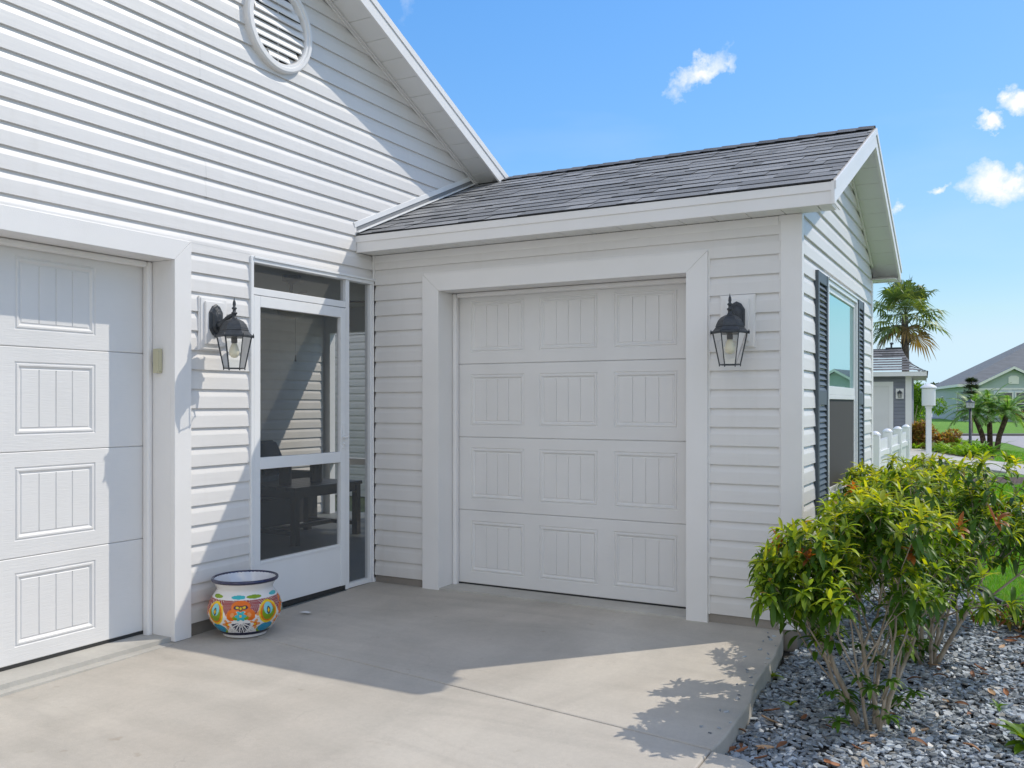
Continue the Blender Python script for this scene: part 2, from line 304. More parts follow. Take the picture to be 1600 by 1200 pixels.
# ------------------------------------------------------------------ siding (dutch lap profile)
EXPO = .1143
PROF = ((0.0, .0188), (.045, .0168), (.069, .0156), (.076, .0138), (.108, .0040), (.1143, .0034))
def prof_n(t):
    for (a, na), (b, nb) in zip(PROF, PROF[1:]):
        if t <= b+1e-9: return na+(nb-na)*(t-a)/(b-a)
    return PROF[-1][1]
def siding(mb, z0, z1, iv, crit=(), seed=0, seams=True, off=0.):
    """mb.P maps (u, n, z); iv(z) -> list of (u0,u1)"""
    rnd = random.Random(seed); k = 0; zb = z0
    seamu = {}
    while zb < z1-1e-6:
        zt = min(zb+EXPO, z1)
        br = sorted({zb, zt} | {c for c in crit if zb+1e-4 < c < zt-1e-4})
        dk = k//2
        if dk not in seamu: seamu[dk] = sorted(rnd.uniform(-9, 9) for _ in range(6)) if seams else []
        for a, b in zip(br, br[1:]):
            la = iv(a+1e-5); lb = iv(b-1e-5)
            for (a0, a1), (b0, b1) in zip(la, lb):
                zs = sorted({a, b} | {zb+t for t, _ in PROF if a < zb+t < b})
                cuts = [u for u in seamu[dk] if max(a0, b0)+.05 < u < min(a1, b1)-.05]
                pieces = []; prev = None
                for q in cuts+[None]:
                    pieces.append((prev, q)); prev = q
                for pi, (l, r) in enumerate(pieces):
                    lift = .0009*(pi % 2)
                    rows = []
                    for z in zs:
                        t = (z-a)/(b-a)
                        u0 = (a0+(b0-a0)*t) if l is None else l-.012*(pi % 2)
                        u1 = (a1+(b1-a1)*t) if r is None else r+.012*(pi % 2)
                        n = prof_n(z-zb)+lift+off
                        rows.append((mb.V((u0, n, z)), mb.V((u1, n, z)), mb.V((u0, off, z)), mb.V((u1, off, z))))
                    for r0, r1 in zip(rows, rows[1:]):
                        mb.F((r0[0], r0[1], r1[1], r1[0])); mb.F((r0[2], r0[0], r1[0], r1[2])); mb.F((r0[1], r0[3], r1[3], r1[1]))
                    if abs(a-zb) < 1e-6: mb.F((rows[0][2], rows[0][3], rows[0][1], rows[0][0]))
        zb += EXPO; k += 1

PA = lambda u, n, z: (n, u, z)            # wall A: plane x=0, outward +x, u=y
PB = lambda u, n, z: (u, -n, z)           # wall B: plane y=0, outward -y, u=x
W = 3.118; DD = 3.21
PC = lambda u, n, z: (W+n, u, z)          # gable end of the annex, outward +x
PIT = .43
def zridge_main(y): return 3.963-.4267*y
YPK = -3.7                                 # main gable peak

house = empty('house', (0, 0, 0), label='white lap sided house with two garage doors and a small shingled garage wing', cat='house')

# wall A
z0 = .055
def ivA(z):
    left = -9.0; zr = 3.963
    right = (zr-z)/.4267
    leftg = 2*YPK-right
    lo = max(left, leftg)
    hi = right
    if z < 2.447: hi = min(hi, -.004)
    else: hi = min(hi, max(-.219, (z-.075-2.578)/PIT - .215))        # above the wing roof line
    if hi < lo: return []
    out = [(lo, hi)]
    def cut(a, b):
        r = []
        for (p, q) in out:
            if b <= p or a >= q: r.append((p, q)); continue
            if a > p: r.append((p, a))
            if b < q: r.append((b, q))
        return r
    if z < 2.279: out = cut(-6.90, -1.748)
    if z < 2.272: out = cut(-1.272, .01)
    return out
mb = MB(PA); siding(mb, z0, 5.50, ivA, (2.279, 2.272, 2.447, 2.652), 3)
wall = mb.build('wall', M_vinyl, house)
mb = MB(PA)                                        # structural wall behind, and walls further back
mb.poly([(-9, -.004, -.1), (-6.9, -.004, -.1), (-6.9, -.004, 2.28), (-1.27, -.004, 2.28), (0, -.004, 2.28), (0, -.004, 2.5), (3.3, -.004, 2.5), (YPK, -.004, 5.5), (-9, -.004, 3.2)])
mb.box(-1.848, -1.27, -.12, -.004, -.1, 2.28)
mb.build('wall', M_vinyl, house)
# wall B
def ivB(z):
    if z < 2.274: return [(.028, .473), (2.583, 3.02)]
    return [(.028, 3.02)]
mb = MB(PB); siding(mb, z0, 2.44, ivB, (2.274,), 5, seams=False)
mb.build('wall', M_vinyl, house)
mb = MB(PB); mb.box(0.0, .592, -.1, -.002, .02, 2.45); mb.box(2.467, W, -.1, -.002, .02, 2.45); mb.box(.592, 2.467, -.1, -.002, 2.171, 2.45)
mb.build('wall', M_vinyl, house)
# wing gable wall C
YR = 1.6; ZR = 3.33
def ivC(z):
    lo, hi = .03, DD-.06
    if z > 2.46:
        d = (ZR-.07-z)/PIT; lo = max(lo, YR-d); hi = min(hi, YR+d)
        if hi <= lo: return []
    if .70 < z < 2.17: return [(lo, .84), (2.19, hi)]
    return [(lo, hi)]
mb = MB(PC); siding(mb, z0, 3.24, ivC, (.70, 2.17, 2.46), 9, seams=False)
mb.build('wall', M_vinyl, house)
mb = MB(PC); mb.poly([(0, -.003, .02), (.84, -.003, .02), (.84, -.003, 2.6), (YR, -.003, ZR-.06), (2.19, -.003, 2.6), (0, -.003, 2.5)])
mb.poly([(2.19, -.003, .02), (DD, -.003, .02), (DD, -.003, 2.5), (2.19, -.003, 2.95)]); mb.poly([(.84, -.003, .02), (2.19, -.003, .02), (2.19, -.003, .7), (.84, -.003, .7)])
mb.build('wall', M_vinyl, house)
mb = MB(lambda u, n, z: (u, DD+n, z)); siding(mb, z0, 2.46, lambda z: [(.0, 3.09)], (), 11, seams=False)   # back of the wing
mb.box(0, W, -.12, -.004, 0, 2.5)
mb.build('wall', M_vinyl, house)
mb = MB(lambda u, n, z: (-n, u, z)); siding(mb, z0, 2.5, lambda z: [(.1, DD)], (), 12, seams=False)      # wing wall inside the porch
mb.build('wall', M_vinyl, house)
# foundation
for bx_ in ((.0, .60, -.004, .1, -.12, .06), (2.46, W-.006, -.004, .1, -.3, .06), (W-.1, W-.006, .101, DD, -.3, .06), (-.1, .0, -1.847, -1.27, -.12, .06), (-.12, -.001, -9, -6.9, -.12, .06)):
    mb = MB(); mb.box(*bx_); mb.build('foundation', M_found, house)
# corner posts
mb = MB(); mb.box(3.018, W+.024, -.024, .0, .01, 2.45); mb.box(W, W+.024, 0, .030, .01, 2.47); mb.box(3.006, 3.018, -.014, -.001, .01, 2.45)
mb.build('corner_post', M_trim, house, bevel=.003)
mb = MB(); mb.box(W, W+.022, DD-.062, DD+.022, .01, 2.44); mb.box(W-.08, W, DD, DD+.022, .01, 2.46)
mb.build('corner_post', M_trim, house, bevel=.003)
mb = MB(); mb.box(.0175, .030, -.030, -.002, .03, 2.45); mb.box(0, .0175, -.012, -.002, 2.3, 2.45); mb.build('corner_post', M_trim, house, bevel=.002)

# ------------------------------------------------------------------ garage doors
def rings(mb, u0, u1, z0_, z1_, seq):
    prev = None
    for ins, n in seq:
        cur = [mb.V(p) for p in ((u0+ins, n, z0_+ins), (u1-ins, n, z0_+ins), (u1-ins, n, z1_-ins), (u0+ins, n, z1_-ins))]
        if prev:
            for k in range(4): mb.F((prev[k], prev[(k+1) % 4], cur[(k+1) % 4], cur[k]))
        prev = cur
    return ins, n
def garage_door(P, u0, u1, zb, zt, cols, pan_lo, pan_h, rows=4):
    door = bpy.data.objects.new('garage_door', None); COL.objects.link(door); door.parent = house
    H = (zt-zb)/rows
    for r in range(rows):
        mb = MB(P); a = zb+r*H+.0012; b = zb+(r+1)*H-.0012
        pz0 = zb+r*H+pan_lo; pz1 = pz0+pan_h
        us = [u0]+[c for cc in cols for c in cc]+[u1]
        mb.poly([(u0, 0, a+.004), (u1, 0, a+.004), (u1, 0, pz0), (u0, 0, pz0)]); mb.poly([(u0, 0, pz1), (u1, 0, pz1), (u1, 0, b-.004), (u0, 0, b-.004)])
        for q in range(0, len(us), 2): mb.poly([(us[q], 0, pz0), (us[q+1], 0, pz0), (us[q+1], 0, pz1), (us[q], 0, pz1)])
        mb.poly([(u0, -.004, a), (u1, -.004, a), (u1, 0, a+.004), (u0, 0, a+.004)]); mb.poly([(u0, 0, b-.004), (u1, 0, b-.004), (u1, -.004, b), (u0, -.004, b)])
        mb.poly([(u0, -.014, a), (u1, -.014, a), (u1, -.004, a), (u0, -.004, a)]); mb.poly([(u0, -.004, b), (u1, -.004, b), (u1, -.014, b), (u0, -.014, b)])
        for (c0, c1) in cols:
            ins, n = rings(mb, c0, c1, pz0, pz1, [(0, 0), (.004, -.005), (.009, -.005), (.013, 0.0005), (.021, .0005), (.031, -.009), (.036, -.009), (.040, -.0055)])
            f0, f1, g0, g1 = c0+ins, c1-ins, pz0+ins, pz1-ins
            nb = 4; pw = (f1-f0)/nb; gw = .0035; x = f0
            for i in range(nb):
                e = f0+(i+1)*pw
                e0 = e-gw if i < nb-1 else f1
                mb.poly([(x, n, g0), (e0, n, g0), (e0, n, g1), (x, n, g1)])
                if i < nb-1:
                    mb.poly([(e0, n, g0), (e, n-.005, g0), (e, n-.005, g1), (e0, n, g1)]); mb.poly([(e, n-.005, g0), (e+gw, n, g0), (e+gw, n, g1), (e, n-.005, g1)])
                    x = e+gw
        s = mb.build('door_section', M_door, door)
    mb = MB(P); mb.box(u0, u1, -.06, -.0145, zb-.0, zt)
    mb.build('door_back', M_door, door)
    mb = MB(P); mb.box(u0, u1, -.04, -.004, zb-.035, zb+.0)
    mb.build('bottom_seal', M_seal, door, bevel=.004)
    return door
PBd = lambda u, n, z: (u, .20-n, z)
PAd = lambda u, n, z: (-.20+n, u, z)
garage_door(PBd, .615, 2.442, .022, 2.165, [(.742+.565*i, .742+.565*i+.447) for i in range(3)], .085, .375)['label'] = 'single wide garage door of twelve planked panels in shade'
garage_door(PAd, -6.74, -1.868, .022, 2.165, [(-2.66-.585*i, -2.66-.585*i+.458) for i in range(7)][::-1], .085, .375)['label'] = 'wide garage door with planked panels partly in sun'
# casings: (outer board, jamb, stop)
def casing(P, ui0, ui1, uo0, uo1, zi, zo, thk=.034, jamb=.20, jm=.12, mitre=True):
    c = bpy.data.objects.new('door_casing', None); COL.objects.link(c); c.parent = house; g = .0008
    mb = MB(P)
    mb.prism([(uo0, .0, -.02), (ui0, .0, -.02), (ui0, .0, zi), (uo0, .0, zo)], (0, thk, 0)); 
    mb.prism([(ui1, .0, -.02), (uo1, .0, -.02), (uo1, .0, zo), (ui1, .0, zi)], (0, thk, 0))
    mb.prism([(ui0+g, .0, zi), (ui1-g, .0, zi), (uo1-g*2, .0, zo), (uo0+g*2, .0, zo)], (0, thk, 0))
    mb.build('casing_board', M_trim, c, bevel=.002)
    mb = MB(P)
    mb.box(ui0-.02, ui0-.001, -jamb-.05, -.001, -.02, zi+.0); mb.box(ui1+.001, ui1+.02, -jamb-.05, -.001, -.02, zi+.0); mb.box(ui0-.02, ui1+.02, -jamb-.05, -.001, zi+.001, zi+.02)
    mb.build('jamb', M_trim, c, bevel=.001)
    mb = MB(P); t = .035; d0 = -jamb+.003; d1 = -jamb+.052
    for (a, b, s0, s1) in ((ui0, ui0+t, 0, 0), (ui1-t, ui1, 0, 0)): mb.box(a, b, d0, d1, -.01, zi-.001)
    mb.box(ui0+t+.001, ui1-t-.001, d0, d1, zi-t, zi-.001)
    mb.build('stop_moulding', M_trim, c, bevel=.012, seg=3)
    return c
casing(PB, .612, 2.447, .474, 2.583, 2.150, 2.275)
casing(PA, -6.75, -1.866, -6.90, -1.747, 2.161, 2.280)
# j-channels beside casings and corner on walls
mb = MB(PB); mb.box(.462, .474, 0, .020, .05, 2.285); mb.box(2.583, 2.593, 0, .020, .05, 2.285); mb.box(.474, 2.583, 0, .020, 2.276, 2.287)
mb.box(.028, 3.006, .0, .018, 2.395, 2.448)
mb.build('trim_channel', M_trim, house, bevel=.002)
mb = MB(PA); mb.box(-1.747, -1.738, 0, .020, .05, 2.283)
mb.build('trim_channel', M_trim, house, bevel=.002)

# ------------------------------------------------------------------ roofs
def shingle_roof(mb, P, s_len, u0, u1, seed, expo=.143, ext=0):
    """P(u, s, n): u along the eave, s up the slope, n normal"""
    rnd = random.Random(seed); nrow = int(s_len/expo)+1
    base = [(.25, .255, .265), (.275, .28, .29), (.215, .22, .228), (.31, .315, .325), (.255, .26, .27), (.29, .293, .30)]
    for r in range(nrow):
        s0 = r*expo-.012; s1 = min((r+1)*expo+.004, s_len)
        if s0 >= s_len: break
        u = u0; lower = True
        while u < u1:
            wd = rnd.choice([.12, .16, .20, .26, .34]) ; e = min(u+wd, u1)
            raised = rnd.random() < .52
            c = base[int(rnd.random()**1.2*len(base))]; k = rnd.uniform(.85, 1.15); mb.col = tuple(x*k for x in c)
            n0 = .0070 if raised else .0038
            sl = s0-(0 if raised else .0)
            a = [mb.V(P(u, sl, n0)), mb.V(P(e, sl, n0)), mb.V(P(e, s1, n0-.0055)), mb.V(P(u, s1, n0-.0055))]
            d = [mb.V(P(u, sl, -.002)), mb.V(P(e, sl, -.002))]
            mb.F(a); 
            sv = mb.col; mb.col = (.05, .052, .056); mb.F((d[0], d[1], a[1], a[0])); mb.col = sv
            u = e
    mb.col = None
cs = 1/math.hypot(1, PIT); sn = PIT*cs
YE = -.215; ZE = 2.578; XR = 3.352                # wing roof: eave line, right edge
def PRf(u, s, n): return (u, YE+s*cs-n*sn, ZE+s*sn+n*cs)
def PRb(u, s, n): return (u, 2*YR-YE-s*cs+n*sn, ZE+s*sn+n*cs)
SL = (YR-YE)/cs
roof = bpy.data.objects.new('roof', None); COL.objects.link(roof); roof.parent = house; roof['label'] = 'dark grey shingled roof of the low garage wing'
mb = MB(); shingle_roof(mb, PRf, SL, .004, XR-.004, 1); shingle_roof(mb, PRb, SL, .3, XR-.004, 2)
# ridge caps
rnd = random.Random(5); u = .2
while u < XR-.01:
    e = min(u+.145, XR-.003); c = rnd.uniform(.10, .16); mb.col = (c, c*1.04, c*1.14)
    for sgn in (1, -1):
        y1 = YR+sgn*.14
        mb.poly([(u-.01, YR, ZE+SL*sn+.020), (e, YR, ZE+SL*sn+.014), (e, y1, ZE+SL*sn+.014-.14*PIT), (u-.01, y1, ZE+SL*sn+.020-.14*PIT)])
    u = e
mb.col = None; mb.build('shingles', M_shdark, roof)
mb = MB()                                         # deck
for Pf in (PRf, PRb): mb.prism([Pf(.001, .03, -.014), Pf(XR-.02, .03, -.014), Pf(XR-.02, SL, -.014), Pf(.001, SL, -.014)], (0, 0, .008))
mb.build('roof_deck', M_seal, roof)
for yy, sg in ((YE, 1), (2*YR-YE, -1)):           # fascia, two stepped faces, front and back
    mb = MB(); a, b = yy, yy+sg*.02
    mb.box(.004, XR+.001, min(a, b), max(a, b), 2.445, ZE-.012)
    a, b = yy-sg*.007, yy
    mb.box(.004, XR+.001, min(a, b), max(a, b)+.0005, ZE-.060, ZE-.010)
    mb.build('fascia', M_trim, roof, bevel=.003)
mb = MB()                                         # rake boards on the gable end
zt = ZE-.008
for sg, yy in ((1, YE), (-1, 2*YR-YE)):
    zr = ZE+SL*sn-.008
    e0 = yy-sg*.010
    mb.prism([(XR-.018, e0, zt-.128), (XR-.018, YR, zr-.137), (XR-.018, YR, zr), (XR-.018, e0, zt)], (.02, 0, 0))
    mb.prism([(XR+.003, e0, zt-.045), (XR+.003, YR, zr-.047), (XR+.003, YR, zr+.004), (XR+.003, e0, zt+.004)], (.007, 0, 0))
mb.build('rake_board', M_trim, roof, bevel=.0025)
mb = MB()                                         # soffits: eave and rake panels with grooves
x = .004
while x < XR-.03:
    e = min(x+.203, XR-.02)
    for ya, yb in ((YE+.02, -.002), (DD+.002, 2*YR-YE-.02)):
        mb.box(x+.003, e-.003, ya, yb, 2.452, 2.458); mb.box(x+.09, x+.097, ya, yb, 2.4505, 2.452)
    x = e
s = 0
while s < SL-.02:
    e = min(s+.203, SL-.01)
    for Pf in (PRf, PRb):
        q = [Pf(W+.002, s+.003, -.088), Pf(XR-.02, s+.003, -.088), Pf(XR-.02, e-.003, -.088), Pf(W+.002, e-.003, -.088)]
        mb.prism(q, (0, 0, .006))
    s = e
mb.box(.004, XR-.02, YE+.021, -.001, 2.460, 2.470)
mb.prism([PRf(W, .1, -.075), PRf(XR-.02, .1, -.075), PRf(XR-.02, SL, -.075), PRf(W, SL, -.075)], (0, 0, .004))
mb.prism([PRb(W, .1, -.075), PRb(XR-.02, .1, -.075), PRb(XR-.02, SL, -.075), PRb(W, SL, -.075)], (0, 0, .004))
mb.build('soffit', M_soffit, roof)
mb = MB()                                         # trim strip under rake soffit on wall C
for Pf in (PRf, PRb): mb.prism([Pf(W+.0165, .22, -.125), Pf(W+.0165, SL-.01, -.125), Pf(W+.0165, SL-.01, -.094), Pf(W+.0165, .22, -.094)], (.012, 0, 0))
mb.build('trim_channel', M_trim, roof, bevel=.002)
mb = MB()                                         # wall flashing strips where wing roof meets wall A
def PFl(s, n): return (0, YE+s*cs-n*sn, ZE+s*sn+n*cs)
for n0, n1, xa, xb in ((.052, .090, .001, .021), (.012, .022, .001, .045)):
    a = [PFl(.0, n0), PFl(SL, n0), PFl(SL, n1), PFl(.0, n1)]
    mb.prism([(xa, p[1], p[2]) for p in a], (xb-xa, 0, 0))
mb.build('flashing', M_alum, roof, bevel=.002)
mb = MB(); a = [PFl(-.01, .020), PFl(SL, .020), PFl(SL, .056), PFl(-.01, .056)]; mb.prism([(.001, p[1], p[2]) for p in a], (.010, 0, 0)); mb.build('flashing', mat('grey_flashing', (.22, .23, .24)), roof)  # grey strip painting in the shadowed gap between the white flashing strips

# main roof
mroof = bpy.data.objects.new('roof', None); COL.objects.link(mroof); mroof.parent = house; mroof['label'] = 'high main roof gable with white rake overhang'
XO = .285; MP = .4267; c2 = 1/math.hypot(1, MP); s2 = MP*c2
YL = 3.45; ZTOP = lambda y: 4.052-MP*y
def PMr(u, s, n): return (u, YL-s*c2+n*s2, ZTOP(YL)+s*s2+n*c2)
def PMl(u, s, n): return (u, 2*YPK-(YL-s*c2+n*s2), ZTOP(YL)+s*s2+n*c2)
SM = (YL-YPK)/c2
mb = MB()
shingle_roof(mb, lambda u, s, n: PMr(u, s, n), SM, -.9, XO-.002, 7)
for Pf in (PMr, PMl):
    mb.col = (.13, .135, .15); mb.poly([Pf(-14, 0, .004), Pf(-.9 if Pf is PMr else XO, 0, .004), Pf(-.9 if Pf is PMr else XO, SM, .004), Pf(-14, SM, .004)])
mb.col = None; mb.build('shingles', M_shdark, mroof)
mb = MB()
for Pf in (PMr, PMl):
    mb.prism([Pf(-14, 0, -.02), Pf(XO-.02, 0, -.02), Pf(XO-.02, SM, -.02), Pf(-14, SM, -.02)], (0, 0, .012))
    mb.prism([Pf(XO-.018, 0, -.135), Pf(XO-.018, SM, -.135), Pf(XO-.018, SM, -.008), Pf(XO-.018, 0, -.008)], (.018, 0, 0))
    mb.prism([Pf(XO+.001, 0, -.052), Pf(XO+.001, SM, -.052), Pf(XO+.001, SM, -.003), Pf(XO+.001, 0, -.003)], (.006, 0, 0))
mb.build('rake_board', M_trim, mroof, bevel=.0025)
mb = MB(); s = 0
while s < SM-.02:
    e = min(s+.203, SM-.01)
    for Pf in (PMr, PMl): mb.prism([Pf(.001, s+.003, -.092), Pf(XO-.02, s+.003, -.092), Pf(XO-.02, e-.003, -.092), Pf(.001, e-.003, -.092)], (0, 0, .006))
    s = e
for Pf in (PMr, PMl): mb.prism([Pf(.001, 0, -.082), Pf(XO-.02, 0, -.082), Pf(XO-.02, SM, -.082), Pf(.001, SM, -.082)], (0, 0, .004))
mb.build('soffit', M_soffit, mroof)
mb = MB()
for Pf in (PMr, PMl):
    mb.prism([Pf(.0165, 1.9, -.128), Pf(.0165, SM, -.128), Pf(.0165, SM, -.112), Pf(.0165, 1.9, -.112)], (.012, 0, 0)); mb.prism([Pf(.0165, 1.9, -.110), Pf(.0165, SM, -.110), Pf(.0165, SM, -.096), Pf(.0165, 1.9, -.096)], (.020, 0, 0))
mb.build('trim_channel', M_trim, mroof, bevel=.002)

# gable vent
vent = bpy.data.objects.new('gable_vent', None); COL.objects.link(vent); vent.parent = house
VC = (-1.028, 3.80); VR = .296
mb = MB(PA)
n = 64
def circ(r, nn): return [mb.V((VC[0]+r*math.cos(2*math.pi*k/n), nn, VC[1]+r*math.sin(2*math.pi*k/n))) for k in range(n)]
rg = [circ(VR, 0), circ(VR, .052), circ(VR-.010, .060), circ(VR-.030, .060), circ(VR-.036, .052), circ(VR-.050, .052), circ(VR-.056, .044), circ(VR-.062, .018)]
for a, b in zip(rg, rg[1:]):
    for k in range(n): mb.F((a[k], a[(k+1) % n], b[(k+1) % n], b[k]))
o = mb.build('vent_frame', M_trim, vent, smooth=False)
mb = MB(PA); ri = VR-.060; z = -ri+.02
while z < ri-.03:
    zz0, zz1 = z, z+.049
    h0 = math.sqrt(max(ri*ri-min(abs(zz0), abs(zz1), 9)**2, .0004)); h1 = h0
    hm = min(math.sqrt(max(ri*ri-zz0*zz0, .0004)), math.sqrt(max(ri*ri-zz1*zz1, .0004)))
    mb.prism([(VC[0]-hm, .042, VC[1]+zz0), (VC[0]-hm, .020, VC[1]+zz1), (VC[0]-hm, .017, VC[1]+zz1-.003), (VC[0]-hm, .038, VC[1]+zz0-.006)], (2*hm, 0, 0))
    mb.prism([(VC[0]-hm, .034, VC[1]+zz0+.012), (VC[0]-hm, .026, VC[1]+zz0+.03), (VC[0]-hm, .024, VC[1]+zz0+.03), (VC[0]-hm, .032, VC[1]+zz0+.012)], (2*hm, 0, 0))
    z += .052
mb.box(VC[0]-.004, VC[0]+.004, .01, .026, VC[1]-ri+.01, VC[1]+ri-.01)
mb.build('louvres', M_trim, vent)
mb = MB(PA); mb.F([mb.V((VC[0]+(VR-.03)*math.cos(2*math.pi*k/n), .0175, VC[1]+(VR-.03)*math.sin(2*math.pi*k/n))) for k in range(n)])
mb.build('vent_back', M_seal, vent)

# ------------------------------------------------------------------ screened entry
en = bpy.data.objects.new('entry_frame', None); COL.objects.link(en); en.parent = house
mb = MB(PA)
mb.box(-1.272, -1.248, -.04, .030, .0, 2.272); mb.box(-1.248, -.0, -.04, .030, 2.232, 2.256); mb.box(-1.248, .0, -.04, .040, 2.256, 2.272)
mb.box(-1.248, -.345, -.03, .022, 2.03, 2.075)                     # transom bar
mb.box(-.343, -.303, -.03, .022, .0, 2.232)                        # mullion between door and side screen
mb.box(-.060, -.030, -.03, .022, .0, 2.232); mb.box(-.028, -.002, -.03, .030, .0, 2.232); mb.box(-.301, -.062, -.03, .022, .003, .035)
mb.build('frame', M_alum, en, bevel=.003)
mb = MB(PA); mb.poly([(-1.247, -.004, 2.076), (-.344, -.004, 2.076), (-.344, -.004, 2.231), (-1.247, -.004, 2.231)]); mb.poly([(-.302, -.004, .03), (-.061, -.004, .03), (-.061, -.004, 2.231), (-.302, -.004, 2.231)])
mb.build('screen', M_screen, en)
sdoor = bpy.data.objects.new('screen_door', None); COL.objects.link(sdoor); sdoor.parent = house
mb = MB(PA)
d0, d1 = -1.244, -.348
mb.box(d0, d0+.055, -.012, .026, .035, 2.025); mb.box(d1-.055, d1, -.012, .026, .035, 2.025); mb.box(d0+.055, d1-.055, -.012, .026, 1.955, 2.025)
mb.box(d0+.055, d1-.055, -.012, .026, .92, .995); mb.box(d0+.055, d1-.055, -.004, .020, .035, .315); mb.box(d0+.055, d1-.055, -.012, .026, .315, .335)
mb.build('door_frame', M_alum, sdoor, bevel=.003)
mb = MB(PA); mb.poly([(d0+.05, .002, .33), (d1-.05, .002, .33), (d1-.05, .002, .925), (d0+.05, .002, .925)]); mb.poly([(d0+.05, .002, .99), (d1-.05, .002, .99), (d1-.05, .002, 1.96), (d0+.05, .002, 1.96)])
mb.build('screen', M_screen, sdoor)
mb = MB(PA); mb.box(d1-.040, d1-.016, .027, .034, 1.02, 1.20); mb.tube([PA(0,0,0) and (d1-.028, .034, 1.10), (d1-.028, .066, 1.10), (d1-.075, .070, 1.10)], .009, 10); mb.tube([(d1-.028, .034, 1.05), (d1-.028, .045, 1.05)], .010, 10)
mb.build('door_handle', M_alum, sdoor, bevel=.002)
mb = MB(PA); mb.box(d0, d1, -.01, .018, .004, .033); mb.build('door_sweep', M_seal, sdoor)

# ------------------------------------------------------------------ window and shutters on the wing
win = bpy.data.objects.new('window', None); COL.objects.link(win); win.parent = house
wa, wb_, wz0, wz1 = .84, 2.19, .70, 2.17
mb = MB(PC)
for a, b, c, d in ((wa, wa+.028, wz0, wz1), (wb_-.028, wb_, wz0, wz1), (wa+.028, wb_-.028, wz1-.03, wz1), (wa+.028, wb_-.028, wz0, wz0+.03)): mb.box(a, b, -.05, .030, c, d)
mb.box(wa-.012, wb_+.012, .0, .040, wz1, wz1+.014); mb.box(wa-.01, wb_+.01, .0, .045, wz0-.03, wz0)
for a, b, c, d in ((wa+.029, wa+.062, 1.46, wz1-.031), (wb_-.062, wb_-.029, 1.46, wz1-.031), (wa+.062, wb_-.062, wz1-.07, wz1-.031), (wa+.029, wb_-.029, 1.40, 1.46)): mb.box(a, b, -.035, .014, c, d)
for a, b, c, d in ((wa+.029, wa+.055, .731, 1.40), (wb_-.075, wb_-.029, .731, 1.40), (wa+.055, wb_-.075, 1.37, 1.399), (wa+.055, wb_-.075, .731, .765)): mb.box(a, b, -.035, .016, c, d)
mb.build('window_frame', M_alum, win, bevel=.002)
mb = MB(PC); mb.poly([(wa+.05, .002, 1.45), (wb_-.05, .002, 1.45), (wb_-.05, .002, wz1-.06), (wa+.05, .002, wz1-.06)]); mb.build('pane', M_wglass, win)
mb = MB(PC); mb.poly([(wa+.05, .006, .75), (wb_-.06, .006, .75), (wb_-.06, .006, 1.38), (wa+.05, .006, 1.38)]); mb.build('screen', M_wscreen, win)
for (a, b) in ((.435, .800), (2.215, 2.54)):
    sh = bpy.data.objects.new('shutter', None); COL.objects.link(sh); sh.parent = house
    mb = MB(PC); z0s, z1s = .64, 2.18; fr = .042
    mb.box(a, a+fr, .004, .036, z0s, z1s); mb.box(b-fr, b, .004, .036, z0s, z1s)
    for c, d in ((z0s, z0s+.07), (1.33, 1.42), (z1s-.07, z1s)): mb.box(a+fr, b-fr, .004, .033, c, d)
    mb.build('shutter_frame', M_shut, sh, bevel=.003)
    mb = MB(PC)
    for lo, hi in ((z0s+.07, 1.33), (1.42, z1s-.07)):
        nn = int((hi-lo)/.036); st = (hi-lo)/nn
        for k in range(nn):
            z = lo+k*st
            mb.prism([(a+fr, .033, z+.002), (a+fr, .016, z+st*.92), (a+fr, .012, z+st*.92), (a+fr, .027, z-.002)], (b-a-2*fr, 0, 0))
    mb.poly([(a+fr, .010, z0s), (b-fr, .010, z0s), (b-fr, .010, z1s), (a+fr, .010, z1s)])
    mb.build('louvres', M_shut, sh)

# ------------------------------------------------------------------ porch behind the screen door
po = bpy.data.objects.new('porch', None); COL.objects.link(po); po.parent = house
PX = -3.15; PY = 3.15
mb = MB(lambda u, n, z: (PX+n, u, z)); siding(mb, .02, 2.5, lambda z: [(-1.9, PY-.1)], (), 21, seams=False); mb.box(-1.9, PY, -.1, 0, -.02, 2.9)
M_psid = mat('porch_siding', (.70, .68, .65))
mb.build('wall', M_psid, po)
mb = MB(lambda u, n, z: (u, 5.6-n, z)); siding(mb, -.1, 2.5, lambda z: [(-6, -.3)], (), 22, seams=False); mb.box(-6, -.3, -4, -.01, -.1, 2.5); mb.build('wall', M_psid, po)
mb = MB(); mb.box(PX, 0, -1.40, -1.29, 0, 2.5); mb.build('wall', M_inwall, po)
mb = MB(); mb.box(PX, -.02, -1.3, 3.40, 2.50, 2.53); mb.build('ceiling', M_inwall, po)
mb = MB(); mb.box(PX, .0, -1.3, 3.4, -.1, -.008); mb.box(-.02, .03, -1.272, .0, -.1, -.004); mb.build('floor', M_floor, po)
mb = MB()
for x0, x1 in ((PX, PX+.09), (-2.16, -2.06), (-1.1, -1.0), (-.1, 0)): mb.box(x0, x1, PY-.05, PY+.05, -.01, 2.2)
mb.box(PX, 0, PY-.05, PY+.05, 2.2, 2.5); mb.box(PX+.09, -2.16, PY-.03, PY+.03, .6, .68); mb.box(-2.06, -1.1, PY-.03, PY+.03, 1.72, 1.80); mb.box(-1.0, -.1, PY-.03, PY+.03, 1.72, 1.8); mb.box(-1.0, -.1, PY-.03, PY+.03, .0, .55)
mb.box(-2.06, -1.1, PY-.03, PY+.03, .62, .75)
mb.build('frame', M_alum, po, bevel=.004)
mb = MB(); mb.poly([(-2.06, PY, 0), (-.1, PY, 0), (-.1, PY, 2.2), (-2.06, PY, 2.2)]); mb.build('screen', screen_mat('porch_screen', .5, (.03, .03, .03)), po)

